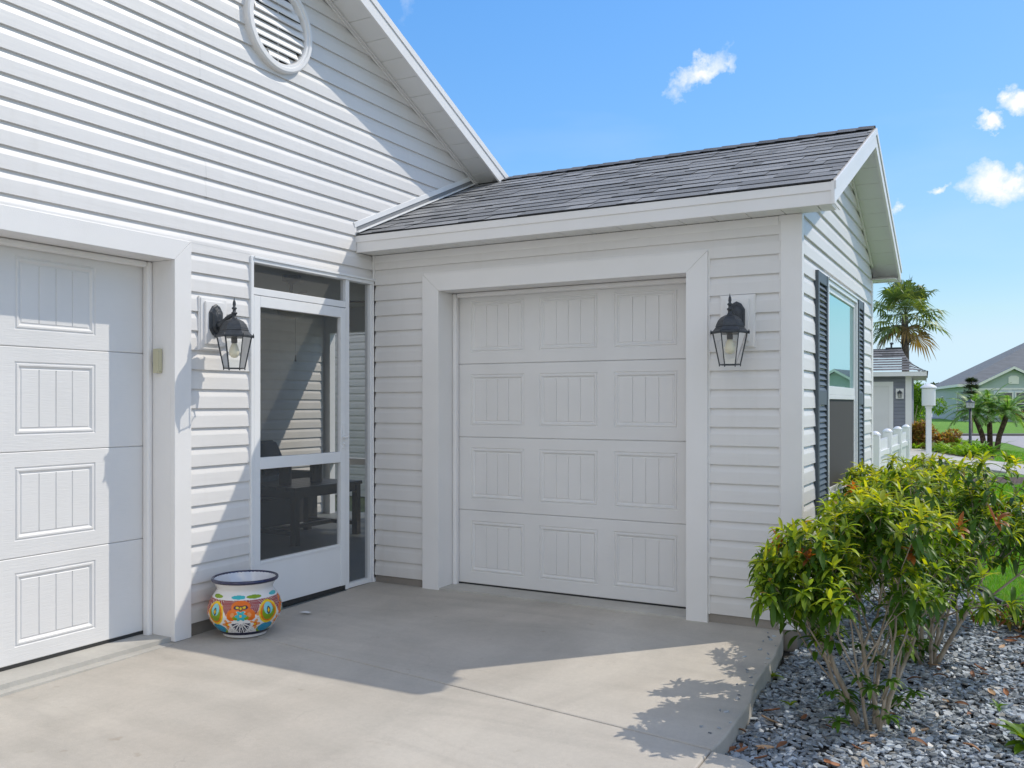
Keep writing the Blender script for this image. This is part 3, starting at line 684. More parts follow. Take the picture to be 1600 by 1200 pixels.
fan = empty('ceiling_fan', (-1.5, .74, 2.5), label='dark ceiling fan with wooden blades and bowl light inside the screened porch', cat='ceiling fan')
mb = MB(); mb.lathe([(.085, 0), (.08, -.05), (.03, -.07), (.016, -.08), (.016, -.17), (.04, -.19), (.12, -.20), (.13, -.26), (.10, -.29)], n=20); mb.build('motor', M_black, fan, smooth=True)
mb = MB(); mb.lathe([(.10, -.29), (.13, -.31), (.11, -.36), (.05, -.39), (.01, -.395)], n=20); mb.build('light_bowl', M_bulb, fan, smooth=True)
for k in range(5):
    a = k*2*math.pi/5+.55; d = Vector((math.cos(a), math.sin(a), 0)); e = Vector((-d.y, d.x, .18)).normalized()
    mb = MB(); c = Vector((0, 0, -.235)); mb.prism([c+d*.12-e*.03, c+d*.30-e*.06, c+d*.66-e*.075, c+d*.68+e*.05, c+d*.30+e*.055, c+d*.12+e*.03], (0, 0, .008)); mb.build('blade', M_bronze, fan)
mb = MB(); mb.tube([(.05, 0, -.28), (.05, 0, -.72)], .002, 4); mb.tube([(.05, 0, -.72), (.05, 0, -.78)], [.005, .009], 6); mb.build('pull_chain', M_black, fan)

tb = empty('coffee_table', (-2.02, 1.45, 0), label='low dark wooden slatted table behind the screen door', cat='table')
mb = MB()
for k in range(6): mb.box(-.37+k*.125, -.37+k*.125+.119, -.50, .50, .51, .545)
mb.build('tabletop', M_wood, tb, bevel=.003)
for sx in (-1, 1):
    for sy in (-1, 1):
        mb = MB(); mb.box(sx*.33-.032, sx*.33+.032, sy*.455-.032, sy*.455+.032, -.008, .509); mb.build('leg', M_wood, tb, bevel=.003)
mb = MB(); mb.box(-.025, .025, -.42, .42, .09, .13)
for sy in (-1, 1): mb.box(-.298, .298, sy*.455-.02, sy*.455+.02, .09, .13); mb.box(-.298, .298, sy*.455-.015, sy*.455+.015, .44, .508)
for sx in (-1, 1): mb.box(sx*.33-.015, sx*.33+.015, -.42, .42, .44, .508)
mb.build('stretcher', M_wood, tb)
def candle(x, y, h, lab):
    c = empty('candle_lantern', (x, y, .545), label=lab, cat='lantern', group='candle lanterns on the porch table')
    mb = MB(); mb.lathe([(.055, 0), (.06, .01), (.06, h-.01), (.055, h)], n=16, cap=False); mb.lathe([(.056, 0), (.056, .02)], n=16)
    mb.build('body', M_wicker, c)
    mb = MB(); mb.lathe([(.035, .02), (.035, h*.55), (.03, h*.57)], n=12); mb.build('candle', M_black, c)
    mb = MB(); mb.lathe([(.060, h-.012), (.066, h), (.050, h+.004), (.046, h-.012)], n=16, cap=False); mb.build('rim', M_black, c)
candle(-1.93, 1.12, .19, 'shorter dark candle lantern nearer the left end of porch table')
candle(-1.92, 1.55, .22, 'taller dark candle lantern in the middle of porch table')
def cushion(mb, x0, x1, y0, y1, z0_, z1_, b=.04):
    nx = 8; ny = 8
    for top in (0, 1):
        g = []
        for i in range(nx+1):
            rw = []
            for j in range(ny+1):
                u_, v_ = i/nx, j/ny; e = (1-(2*u_-1)**6)*(1-(2*v_-1)**6)
                zz = (z0_+z1_)/2 + ((z1_-z0_)/2)*(e**.4)*(1 if top else -1)
                rw.append(mb.V((x0+(x1-x0)*u_, y0+(y1-y0)*v_, zz)))
            g.append(rw)
        for i in range(nx):
            for j in range(ny): mb.F((g[i][j], g[i+1][j], g[i+1][j+1], g[i][j+1]))
so = empty('wicker_sofa', (-2.78, 1.35, 0), label='dark wicker sofa with grey cushions against the porch siding', cat='sofa')
mb = MB(); mb.box(-.32, .32, -.85, .85, .06, .34); mb.box(-.34, -.24, -.85, .85, .34, .78); mb.box(-.32, .32, -.85, -.74, .34, .60); mb.box(-.32, .32, .74, .85, .34, .60); mb.build('wicker_body', M_wicker, so, bevel=.02)
for sy in (-1, 1):
    for sx_ in (-.265, .265): mb = MB(); mb.box(sx_-.025, sx_+.025, sy*.80-.025, sy*.80+.025, -.008, .06); mb.build('leg', M_wood, so)
for sy in (-1, 1):
    mb = MB(); cushion(mb, -.23, .31, sy*.37-.36, sy*.37+.36, .34, .48); mb.build('seat_cushion', M_cush, so, smooth=True)
    mb = MB(); cushion(mb, -.22, .22, sy*.37-.33, sy*.37+.33, -.07, .07); q = mb.build('back_cushion', M_cush, so, smooth=True); q.location = (-.13, 0, .68); q.rotation_euler = (0, R(75), 0)
ac = empty('wicker_armchair', (-1.95, .05, 0), label='dark wicker armchair seen at left edge of the screen door', cat='armchair')
mb = MB(); mb.box(-.38, .38, -.36, .36, .06, .38); mb.box(-.38, -.28, -.36, .36, .38, .62); mb.box(.28, .38, -.36, .36, .38, .62); mb.box(-.38, .38, -.42, -.32, .06, .86); mb.build('wicker_body', M_wicker, ac, bevel=.03)
mb = MB(); cushion(mb, -.27, .27, -.30, .36, .38, .50); mb.build('seat_cushion', M_cush, ac, smooth=True)
mb = MB(); cushion(mb, -.26, .26, -.26, .26, -.08, .08); q = mb.build('back_cushion', M_cush, ac, smooth=True); q.location = (0, -.20, .72); q.rotation_euler = (R(78), 0, 0)
np_ = MB(); cushion(np_, -.2, .2, -.2, .2, -.07, .07); q = np_.build('throw_pillow', M_navy, None, smooth=True); q.location = (-2.72, 1.72, .76); q.rotation_euler = (0, R(65), R(12)); tag(q, 'navy throw pillow propped on the porch sofa', 'pillow')

# ------------------------------------------------------------------ wall lanterns
def make_lantern(label):
    L_ = empty('wall_lantern', label=label, cat='wall lantern', group='black coach lanterns by the garage doors')
    mb = MB()                                        # white mounting block on the siding
    mb.box(-.106, .106, -.026, -.012, -.160, .160); mb.box(-.098, .098, -.032, -.026, -.152, .152); mb.box(-.072, .072, -.046, -.032, -.122, .132)
    mb.build('mounting_block', M_trim, L_, bevel=.004)
    mb = MB(); zc = .02
    def oct_(a, b, y): return [(-a, y, zc-b*.5), (-a*.55, y, zc-b*.86), (0, y, zc-b), (a*.55, y, zc-b*.86), (a, y, zc-b*.5), (a, y, zc+b*.5), (a*.55, y, zc+b*.86), (0, y, zc+b), (-a*.55, y, zc+b*.86), (-a, y, zc+b*.5)]
    seq = [oct_(.050, .098, -.046), oct_(.050, .098, -.054), oct_(.042, .088, -.060), oct_(.038, .080, -.060), oct_(.030, .066, -.074), oct_(.018, .04, -.080)]
    prev = None
    for ring in seq:
        cur = [mb.V(p) for p in ring]
        if prev:
            for k in range(10): mb.F((prev[k], prev[(k+1) % 10], cur[(k+1) % 10], cur[k]))
        prev = cur
    mb.F(prev); mb.build('backplate', M_black, L_)
    yc = -.20
    mb = MB(); mb.tube([(0, -.07, -.005), (0, -.095, -.004), (0, -.12, .010), (0, -.145, .030), (0, -.17, .043), (0, yc, .048)], [.026, .022, .017, .014, .012, .012], 12); mb.build('arm', M_black, L_, smooth=True)
    mb = MB(); mb.lathe([(.020, .020), (.016, .030), (.012, .034), (.011, .048), (.017, .054), (.018, .060), (.010, .066), (.009, .078), (.015, .083), (.015, .088), (.007, .096), (.010, .108), (.0085, .122), (.003, .138), (.001, .150)], (0, yc, 0), 12); mb.build('finial', M_black, L_, smooth=True)
    rot = R(15)
    mb = MB(); mb.lathe([(.104, -.086), (.107, -.082), (.107, -.074), (.094, -.064), (.082, -.048), (.078, -.030), (.068, -.008), (.052, .010), (.030, .022), (.014, .026)], (0, yc, 0), 6, rot, cap=True)
    mb.lathe([(.0815, -.0455), (.0835, -.042), (.0805, -.038)], (0, yc, 0), 6, rot, cap=False)
    for k in range(6):
        a = rot+k*math.pi/3; mb.lathe([(.004, -.088), (.006, -.076), (.003, -.068), (.0005, -.060)], (.108*math.cos(a), yc+.108*math.sin(a), 0), 6)
    mb.build('dome', M_black, L_)
    mb = MB()
    top = [(.098*math.cos(rot+k*math.pi/3), yc+.098*math.sin(rot+k*math.pi/3), -.086) for k in range(6)]
    bot = [(.060*math.cos(rot+k*math.pi/3), yc+.060*math.sin(rot+k*math.pi/3), -.268) for k in range(6)]
    for k in range(6):
        mb.tube([top[k], bot[k]], .0032, 6); mb.tube([bot[k], bot[(k+1) % 6]], .0034, 6); b = Vector(bot[k]); mb.tube([b, b-Vector((0, 0, .010))], [.004, .003], 6)
    mb.build('cage', M_black, L_)
    for k in range(6):
        mb = MB(); a, b, c, d = [Vector(q) for q in (top[k], top[(k+1) % 6], bot[(k+1) % 6], bot[k])]
        ctr = Vector((0, yc, 0)); s_ = lambda q: (q-Vector((ctr.x, ctr.y, q.z)))*.985+Vector((ctr.x, ctr.y, q.z))
        mb.poly([s_(a), s_(b), s_(c), s_(d)]); mb.build('glass_pane', M_glass, L_)
    mb = MB(); mb.lathe([(.018, -.086), (.018, -.115), (.014, -.12)], (0, yc, 0), 12); mb.build('socket', M_black, L_)
    mb = MB(); mb.lathe([(.013, -.118), (.018, -.13), (.026, -.152), (.030, -.172), (.026, -.192), (.014, -.204), (.002, -.207)], (0, yc, 0), 16); mb.build('bulb', M_bulb, L_, smooth=True)
    return L_
l1 = make_lantern('black coach lantern right of the shaded single garage door'); l1.location = (2.766, 0, 1.835)
l2 = copy_tree(l1); l2['label'] = 'sunlit black coach lantern between wide garage door and screen door'; l2.location = (0, -1.577, 1.815); l2.rotation_euler = (0, 0, R(90))
sb = MB(); sb.box(-.115, -.07, -1.8665-.028, -1.8665, 1.515, 1.655); sb.box(-.070, -.066, -1.8665-.024, -1.8665-.004, 1.525, 1.645)
tag(sb.build('keypad_box', M_beige, None, bevel=.004), 'small beige plastic box fixed to the inner jamb of the wide garage door', 'keypad')

# ------------------------------------------------------------------ glazed pot
def pot_mat():
    m = bpy.data.materials.new('painted_talavera_glaze'); m.use_nodes = True
    nd = m.node_tree.nodes; lk = m.node_tree.links; p = nd['Principled BSDF']; p.inputs['Roughness'].default_value = .16; p.inputs['Specular IOR Level'].default_value = .35
    a = nd.new('ShaderNodeAttribute'); a.attribute_name = 'col'; lk.new(a.outputs['Color'], p.inputs['Base Color'])
    return m
pot = empty('glazed_pot', (.245, -1.535, -.016), label='round hand painted pot with navy rim and orange floral pattern beside the screen door', cat='flower pot')
PROFP = [(.115, 0), (.125, .004), (.130, .016), (.150, .035), (.178, .065), (.200, .100), (.2125, .138), (.211, .170), (.200, .205), (.182, .236), (.166, .258), (.158, .272), (.160, .284), (.172, .306), (.183, .322)]
def prof_r(z):
    for (r0, a), (r1, b) in zip(PROFP, PROFP[1:]):
        if z <= b: return r0+(r1-r0)*(z-a)/(b-a)
    return PROFP[-1][0]
# colours
WH = (.74, .72, .70); NV = (.008, .010, .045); OR = (.72, .15, .008); RD = (.26, .006, .014); YE_ = (.80, .52, .01); GR = (.20, .32, .008); TQ = (.04, .42, .46); BL = (.01, .18, .42); LO = (.75, .30, .10); DT = (.74, .70, .6)
VIEWA = math.atan2(CAM.y+1.535, CAM.x-.245)     # direction from pot to camera, so that the fan motif sits there
def pot_col(th, z):
    # th around the body, period pi/2 ; x,y local motif coordinates in metres (approx)
    per = math.pi*2/4
    t = ((th+per/2) % per)-per/2
    x = t*.205; y = z-.135
    ax = abs(x)
    def ell(cx, cy, rx, ry): return ((x-cx)/rx)**2+((y-cy)/ry)**2
    def ella(cx, cy, rx, ry, ang=0):
        dx, dy = ax-cx, y-cy; c_, s_ = math.cos(ang), math.sin(ang); u_ = dx*c_+dy*s_; v_ = -dx*s_+dy*c_
        return (u_/rx)**2+(v_/ry)**2
    if z < .022: return WH
    if z < .040: return NV
    if z > .258: return WH
    if z > .236:                                    # collar band of green leaves and turquoise flowers
        k = (th*7.6) % (2*math.pi); q = (k-math.pi)/1.9; v = (z-.247)/.010
        if q*q+v*v < 1: return TQ if int(th*7.6/(2*math.pi)) % 2 else GR
        return WH
    if .232 < z <= .236: return WH
    # fan motif
    fx, fy = 0, .105-.135
    ddx, ddy = x-fx, (z-.112)
    rr = math.hypot(ddx, ddy); an = math.atan2(ddx, -ddy)
    if rr < .075 and ddy < .012 and abs(an) < 1.45:
        s_ = (an/ (2*1.45/7)+3.5) % 1-.5
        if rr > .012 and abs(s_) < .33*min(1, rr/.05) and rr < .072-.012*abs(an):
            return WH if (rr > .05 and abs(s_) < .08) else NV
        return WH
    # flower
    fr = math.hypot(x, z-.148); fa = math.atan2(z-.148, x)
    if fr < .007: return YE_
    if fr < .027+.006*math.cos(6*fa): return TQ if fr > .011 else (.05, .3, .5)
    if ella(.030, z-z+.0, .015, .010, .5) < 1: return GR
    # black band with yellow pods
    if ella(.022, .060, .018, .0115) < 1:
        return YE_ if ella(.020, .060, .010, .006) < 1 else NV
    if ell(0, .055, .010, .014) < 1: return YE_ if ell(0, .055, .005, .009) < 1 else NV
    if ella(.050, .018, .029, .034, .3) < 1: return LO if ella(.046, .02, .011, .013, .3) < 1 else OR
    if ell(0, .066, .056, .030) < 1: return OR
    # dotted red lobes
    if ella(.070, .060, .036, .048, -.3) < 1 and not ella(.070, .060, .036, .048, -.3) > .88:
        if (int(x*260) + int(z*260)) % 3 == 0 and (int(z*260) % 2): return DT
        return RD
    # medallion between motifs
    bx = per*.205/2-ax; by = y-.030
    if (bx/.012)**2+((by-.0)/.022)**2 < 1: return YE_ if (bx/.006)**2+(by/.014)**2 < 1 else NV
    if (bx/.030)**2+((by-.012)/.034)**2 < 1: return (.25, .58, .60)
    if (bx/.042)**2+((by+.010)/.044)**2 < 1: return GR
    if (bx/.052)**2+((by+.008)/.054)**2 < 1: return OR
    if (bx/.062)**2+((by+.008)/.066)**2 < 1: return YE_
    # blue scale fans low down
    if (bx/.055)**2+((y+.068)/.028)**2 < 1:
        return TQ if (int(x*300)+int(z*300)) % 3 == 0 else BL
    if (bx/.064)**2+((y+.075)/.033)**2 < 1: return GR
    # orange flower
    q = math.hypot(ax-.080, y+.040); qa = math.atan2(y+.040, ax-.080)
    if q < .006: return YE_
    if q < .026+.008*math.cos(5*qa): return OR if q < .014 else LO
    if z > .205: return RD if (int(x*220)+int(z*220)) % 4 else DT
    if z > .13 and (math.sin(x*150)+math.sin(z*170)) > .2: return LO
    if z < .07 and ax < .075 and (int(x*330)*7+int(z*330)*3) % 11 == 0: return NV
    return WH
mb = MB(); nz_, na = 150, 340; idx = []
zz = [.322*k/nz_ for k in range(nz_+1)]
for z in zz: idx.append([mb.V((prof_r(z)*math.cos(2*math.pi*j/na+VIEWA), prof_r(z)*math.sin(2*math.pi*j/na+VIEWA), z)) for j in range(na)])
for i in range(nz_):
    for j in range(na):
        th = 2*math.pi*(j+.5)/na; mb.col = pot_col(th+.12, (zz[i]+zz[i+1])/2); mb.F((idx[i][j], idx[i][(j+1) % na], idx[i+1][(j+1) % na], idx[i+1][j]))
mb.build('painted_body', pot_mat(), pot, smooth=True)
mb = MB(); mb.lathe([(.179, .318), (.187, .318), (.192, .326), (.190, .336), (.183, .339), (.177, .334), (.174, .324)], n=64, cap=False); mb.build('rim', M_navyglaze, pot, smooth=True)
mb = MB(); mb.lathe([(.176, .330), (.168, .312), (.152, .282), (.150, .27), (.18, .22), (.195, .15), (.15, .05), (.01, .03)], n=48, cap=False); mb.build('inner_glaze', M_whiteglaze, pot, smooth=True)
pp = MB(); pp.poly([(0, 0, 0), (.07, .01, 0), (.075, .035, .002), (.02, .045, .001)]); q = pp.build('paper_scrap', mat('paper', (.8, .8, .8)), None); p_ = atz(474, 957, -.003); q.location = (p_.x-.02, p_.y-.02, .001); tag(q, 'tiny white scrap lying on shaded concrete near the screen door', 'scrap')  # flat white sheet painting in a sun fleck on the concrete

# ------------------------------------------------------------------ ground
def flat(name, pts, z, m, kind='structure', th=0, **k):
    mb = MB()
    if th: mb.prism([(p[0], p[1], z-th) for p in pts], (0, 0, th))
    else: mb.poly([(p[0], p[1], z) for p in pts])
    o = mb.build(name, m); o['kind'] = kind; return o
def lumpy(name, pts, z, m, step, amp, seed=0):
    """curved, slightly uneven sheet: triangulated fan grid inside a polygon"""
    return flat(name, pts, z, m)
flat('ground', [(-600, -600), (600, -600), (600, 900), (-600, 900)], -.125, mat('dry_turf', (.13, .17, .05), (.09, .12, .035), .95, 2, 1, 60, bdist=.03))
flat('lawn', [(-60, 41), (70, 41), (70, 400), (-160, 400)], -.121, M_lawn)
flat('lawn', [(-12, 5.7), (3.0, 5.7), (3.0, 16), (-12, 16)], -.120, M_lawn)
flat('street', [(9.5, -60), (17, -60), (17, 16), (9.5, 16)], -.115, M_road)  # pale street added out of view to bounce neutral light onto the house
flat('driveway_apron', [(-.02, -16), (9.4, -16), (9.4, -9.02), (-.02, -9.02)], -.11, M_conc2)
# driveway slab, falling gently away from the house; right edge bevelled
SL_ = .012
def gz(y): return min(0, y*SL_)
def slab(name, pts, parent=None, lip=.02, th=.2, inset=.008):
    mb = MB(); n_ = len(pts); cx_ = sum(p[0] for p in pts)/n_; cy_ = sum(p[1] for p in pts)/n_
    ar = sum(pts[k][0]*pts[(k+1) % n_][1]-pts[(k+1) % n_][0]*pts[k][1] for k in range(n_)); sg = 1 if ar > 0 else -1
    def ins(k, d):
        p0, p1, p2 = (Vector(pts[(k+q) % n_]) for q in (-1, 0, 1)); e0 = (p1-p0).normalized(); e1 = (p2-p1).normalized()
        n0 = Vector((-e0.y, e0.x))*sg; n1 = Vector((-e1.y, e1.x))*sg; m = (n0+n1)
        m = m/max(.3, m.length_squared)*2*.5*2 if m.length > .1 else n0
        return p1+m*d
    def ring(d, dz): return [mb.V((*ins(k, d), gz(pts[k][1])+dz)) for k in range(n_)]
    a = ring(0, -th); b = ring(0, -inset); c = ring(inset*.3, -inset*.3); d = ring(inset, 0)
    for r0, r1 in ((a, b), (b, c), (c, d)):
        for k in range(n_): mb.F((r0[k], r0[(k+1) % n_], r1[(k+1) % n_], r1[k]))
    mb.F(d); o = mb.build(name, M_conc, parent, smooth=False); o['kind'] = 'structure'; return o
def edge_pts(x, y0, y1, n_=16, amp=.006, seed=1):
    r = random.Random(seed); return [(x+(.10*(y-y0)/(y1-y0) if False else 0)+r.uniform(-amp, amp), y) for y in [y0+(y1-y0)*k/n_ for k in range(n_+1)]]
JY = -1.93
sl = []
r_ = random.Random(4)
for k in range(25):
    t = k/24; y = -.06+(JY+.003+.06)*t; sl.append((3.045+.115*min(1, t*1.5)+.012*math.sin(t*9)+r_.uniform(-.004, .004), y))
def jline(x): return -1.51-.133*x                # saw-cut joint across the drive
slab('driveway', [(0, 0), (.58, 0), (.58, .24), (2.47, .24), (2.47, 0), (3.03, 0)]+[p for p in sl if p[1] > jline(p[0])+.02]+[(3.16, jline(3.16)+.003), (.0, jline(0)+.003)])
slab('driveway', [(.0, jline(0)-.003), (3.16, jline(3.16)-.003), (3.16, -4.2), (3.0, -9), (-.02, -9), (-.02, -1.9), (0, -1.9)])
slab('footpath', [(3.165, JY-.012), (3.30, JY-.03), (3.62, JY-.30), (4.6, -2.75), (7, -3.4), (7, -9), (3.165, -9)])
flat('garage_floor', [(.58, -.02), (2.47, -.02), (2.47, .5), (.58, .5)], .012, M_conc2, th=.1)
flat('garage_floor', [(-.5, -6.8), (.0, -6.8), (.0, -1.85), (-.5, -1.85)], .004, M_conc2, th=.1)
flat('garage_apron', [(-.001, -6.8), (.06, -6.8), (.06, -1.90), (-.001, -1.90)], -.0205, M_conc2, th=.05)

# planting bed
edge = [(3.05, 2.9), (3.6, 2.75), (4.02, 2.32), (4.12, 1.95), (4.22, 1.72), (4.45, 1.50), (4.9, 1.3), (5.6, 1.25), (6.5, 1.3)]
bed = [(3.0, .05), (3.0, 2.9)]+edge+[(6.5, -3.2), (4.6, -2.6), (3.6, -2.2), (3.2, -2.0), (3.0, -1.9)]
flat('planting_bed', bed, -.118, M_dirt)
def inpoly(x, y, P):
    c = False; j = len(P)-1
    for i in range(len(P)):
        if ((P[i][1] > y) != (P[j][1] > y)) and x < (P[j][0]-P[i][0])*(y-P[i][1])/(P[j][1]-P[i][1])+P[i][0]: c = not c
        j = i
    return c
# slate chips
rs = np.random.RandomState(3)
slx = [p[0] for p in sl][::-1]; sly = [p[1] for p in sl][::-1]
def chips():
    V = []; F = []; C = []
    def place(x, y, s, z):
        k = rs.randint(5, 8); an = np.sort(rs.uniform(0, 2*np.pi, k)+0); an = np.linspace(0, 2*np.pi, k, endpoint=False)+rs.uniform(-.35, .35, k)
        el = rs.uniform(.4, .75); r = s*rs.uniform(.75, 1.15, k); px_ = r*np.cos(an); py_ = r*np.sin(an)*el
        th = rs.uniform(.003, .008); rz = rs.uniform(0, 2*np.pi); tx, ty = rs.normal(0, .26, 2)
        Rm = (Matrix.Rotation(rz, 3, 'Z') @ Matrix.Rotation(tx, 3, 'X') @ Matrix.Rotation(ty, 3, 'Y'))
        Rm = np.array(Rm)
        top = np.stack([px_*.93, py_*.93, np.full(k, th/2)], 1) @ Rm.T; bot = np.stack([px_, py_, np.full(k, -th/2)], 1) @ Rm.T
        b = len(V); o = np.array([x, y, z])
        V.extend(map(tuple, top+o)); V.extend(map(tuple, bot+o))
        F.append(tuple(range(b, b+k)))
        for q in range(k): F.append((b+k+q, b+k+(q+1) % k, b+(q+1) % k, b+q))
        g = rs.uniform(.19, .50); g = g*(.72 if rs.rand() < .35 else 1.12)
        warm = rs.rand() < .08
        c = (g*1.05, g, g*.93) if warm else (g*.88, g*.97, g*1.07)
        C.extend([c]*(k+1))
    n_ = 0
    while n_ < 28000:
        x = rs.uniform(3.10, 5.3); y = rs.uniform(-2.9, 2.7)
        if y > 1.2 and x > 4.6: continue
        if not inpoly(x, y, bed): continue
        if y < 0 and y > JY and x < np.interp(y, sly, slx)-.004: continue
        if y >= 0 and x < 3.12: continue
        dist = math.hypot(x-CAM.x, y-CAM.y)
        place(x, y, rs.uniform(.012, .027)*(1 if dist < 6 else 1.15), -.112+abs(rs.normal(0, .010))); n_ += 1
    for _ in range(26):
        yy_ = rs.uniform(-1.9, -.1); place(np.interp(yy_, sly, slx)-abs(rs.normal(0, .05))-.015, yy_, rs.uniform(.006, .014), yy_*.012+.003)
    me = bpy.data.meshes.new('slate_chips'); me.from_pydata(V, [], F); me.materials.append(M_slate)
    ca = me.color_attributes.new('col', 'FLOAT_COLOR', 'CORNER'); tot = np.array([len(f) for f in F]); arr = np.array(C, np.float32); arr = np.concatenate([arr, np.ones((len(arr), 1), np.float32)], 1)
    ca.data.foreach_set('color', np.repeat(arr, tot, axis=0).ravel())
    o = bpy.data.objects.new('slate_gravel', me); COL.objects.link(o); tag(o, 'blue grey slate chips covering the planting bed', 'gravel', kind='stuff')
chips()
# edging
mb = MB(); pts = [(p[0], p[1], -.085) for p in edge]
for a, b in zip(pts, pts[1:]):
    a = Vector(a); b = Vector(b); d = (b-a).normalized(); nrm = Vector((-d.y, d.x, 0))*.012
    mb.prism([a+nrm, b+nrm, b-nrm, a-nrm], (0, 0, .022)); mb.prism([a+nrm*.4, b+nrm*.4, b-nrm*.4, a-nrm*.4], (0, 0, -.09))
tag(mb.build('lawn_edging', M_seal), 'black plastic edging strip between slate bed and lawn', 'edging')

# fallen leaves
fr_ = random.Random(11)
def dry_leaf(seed):
    r = random.Random(seed); mb = MB(); Ln = .075; Wd = .014
    g = r.uniform(.7, 1.3); base_ = r.choice([(.26, .11, .05), (.34, .17, .08), (.18, .07, .04), (.42, .27, .16)])
    mb.col = tuple(c*g for c in base_)
    prev = None; cu = r.uniform(.006, .016)
    for k in range(7):
        t = k/6; wv = Wd*math.sin(math.pi*(t*.92+.04))**.8; zc_ = cu*math.sin(math.pi*t)*(1 if seed % 2 else -.4)+.012
        cur = [mb.V((t*Ln, -wv, zc_+.007)), mb.V((t*Ln, 0, zc_)), mb.V((t*Ln, wv, zc_+.007))]
        if prev: mb.F((prev[0], prev[1], cur[1], cur[0])); mb.F((prev[1], prev[2], cur[2], cur[1]))
        prev = cur
    return mb.build('fallen_leaf', M_dead, None, smooth=True)
protos = [dry_leaf(s_) for s_ in range(5)]
spots = [(1085, 1172), (1150, 1160), (1160, 1172), (1175, 1182), (1140, 1150), (1188, 1165), (1100, 1178)]
for (a, b) in ((1152, 1148), (1158, 1163), (1170, 1170), (1183, 1176), (1145, 1168), (1200, 1185), (1165, 1118), (1172, 1110), (1418, 1065), (1492, 1100), (1484, 1100), (1425, 1150), (1440, 1145), (1530, 1055), (1540, 1050), (1518, 1060), (1465, 1035), (1450, 1040), (1470, 1048), (1330, 1165), (1345, 1168), (1290, 1190), (1292, 1195), (1580, 1078), (1575, 1090), (1560, 955), (1575, 1000), (1590, 1005), (1560, 990), (1452, 1020), (1458, 1060), (1440, 1010), (1400, 1120), (1310, 1140), (1230, 1165), (1210, 1172), (1560, 1138), (1510, 1120), (1448, 1170), (1560, 1015), (1380, 1040), (1480, 1010), (1500, 980), (1520, 960), (1545, 1080), (1595, 1040), (1370, 1150), (1260, 1120), (1530, 1180), (1350, 1190), (1590, 1000), (1583, 985)):
    p = atz(a, b, -.09)
    if p.x < 3.2 and p.y > -1.95: p.x = 3.2
    c = protos[fr_.randrange(5)].copy(); COL.objects.link(c); c.location = (p.x, p.y, -.097+fr_.uniform(0, .01)); c.rotation_euler = (fr_.uniform(-.4, .4), fr_.uniform(-.3, .3), fr_.uniform(0, 6.28)); s_ = fr_.uniform(.6, 1.1); c.scale = (s_, s_, s_)
    zone = 'in the little pile at the slab corner' if p.x < 3.42 and p.y < -1.5 else ('near the foot of the nearest shrub' if math.hypot(p.x-3.65, p.y+1.13) < .38 else ('around the foot of the second shrub' if math.hypot(p.x-3.8, p.y) < .45 else ('on open slate toward the right edge' if p.y < .3 else 'by the lawn edging behind the shrubs')))
    tag(c, 'dry brown leaf '+zone, 'fallen leaf', 'dry leaves '+zone)
for p in protos: bpy.data.objects.remove(p)

# ------------------------------------------------------------------ shrubs
def leaf(mb, p, d, up, Ln, Wd, droop, col, segs=5, fold=.35):
    """lanceolate leaf with a folded midrib that arches over"""
    d = d.normalized(); side = d.cross(up)
    if side.length < 1e-3: side = Vector((1, 0, 0))
    side.normalize(); nrm = side.cross(d).normalized()
    mb.col = col; prev = None; pos = Vector(p); dd = Vector(d)
    for k in range(segs+1):
        t = k/segs; wv = Wd*.5*(math.sin(math.pi*min(1, t*.86+.10))**.75 if k < segs else .02)
        c = pos; h = nrm*(wv*fold)
        cur = (mb.V(c-side*wv+h), mb.V(c), mb.V(c+side*wv+h))
        if prev: mb.F((prev[0], prev[1], cur[1], cur[0])); mb.F((prev[1], prev[2], cur[2], cur[1]))
        prev = cur
        dd = (dd-UV*(droop/segs)).normalized() if droop else dd
        nrm = side.cross(dd).normalized(); pos = pos+dd*(Ln/segs)
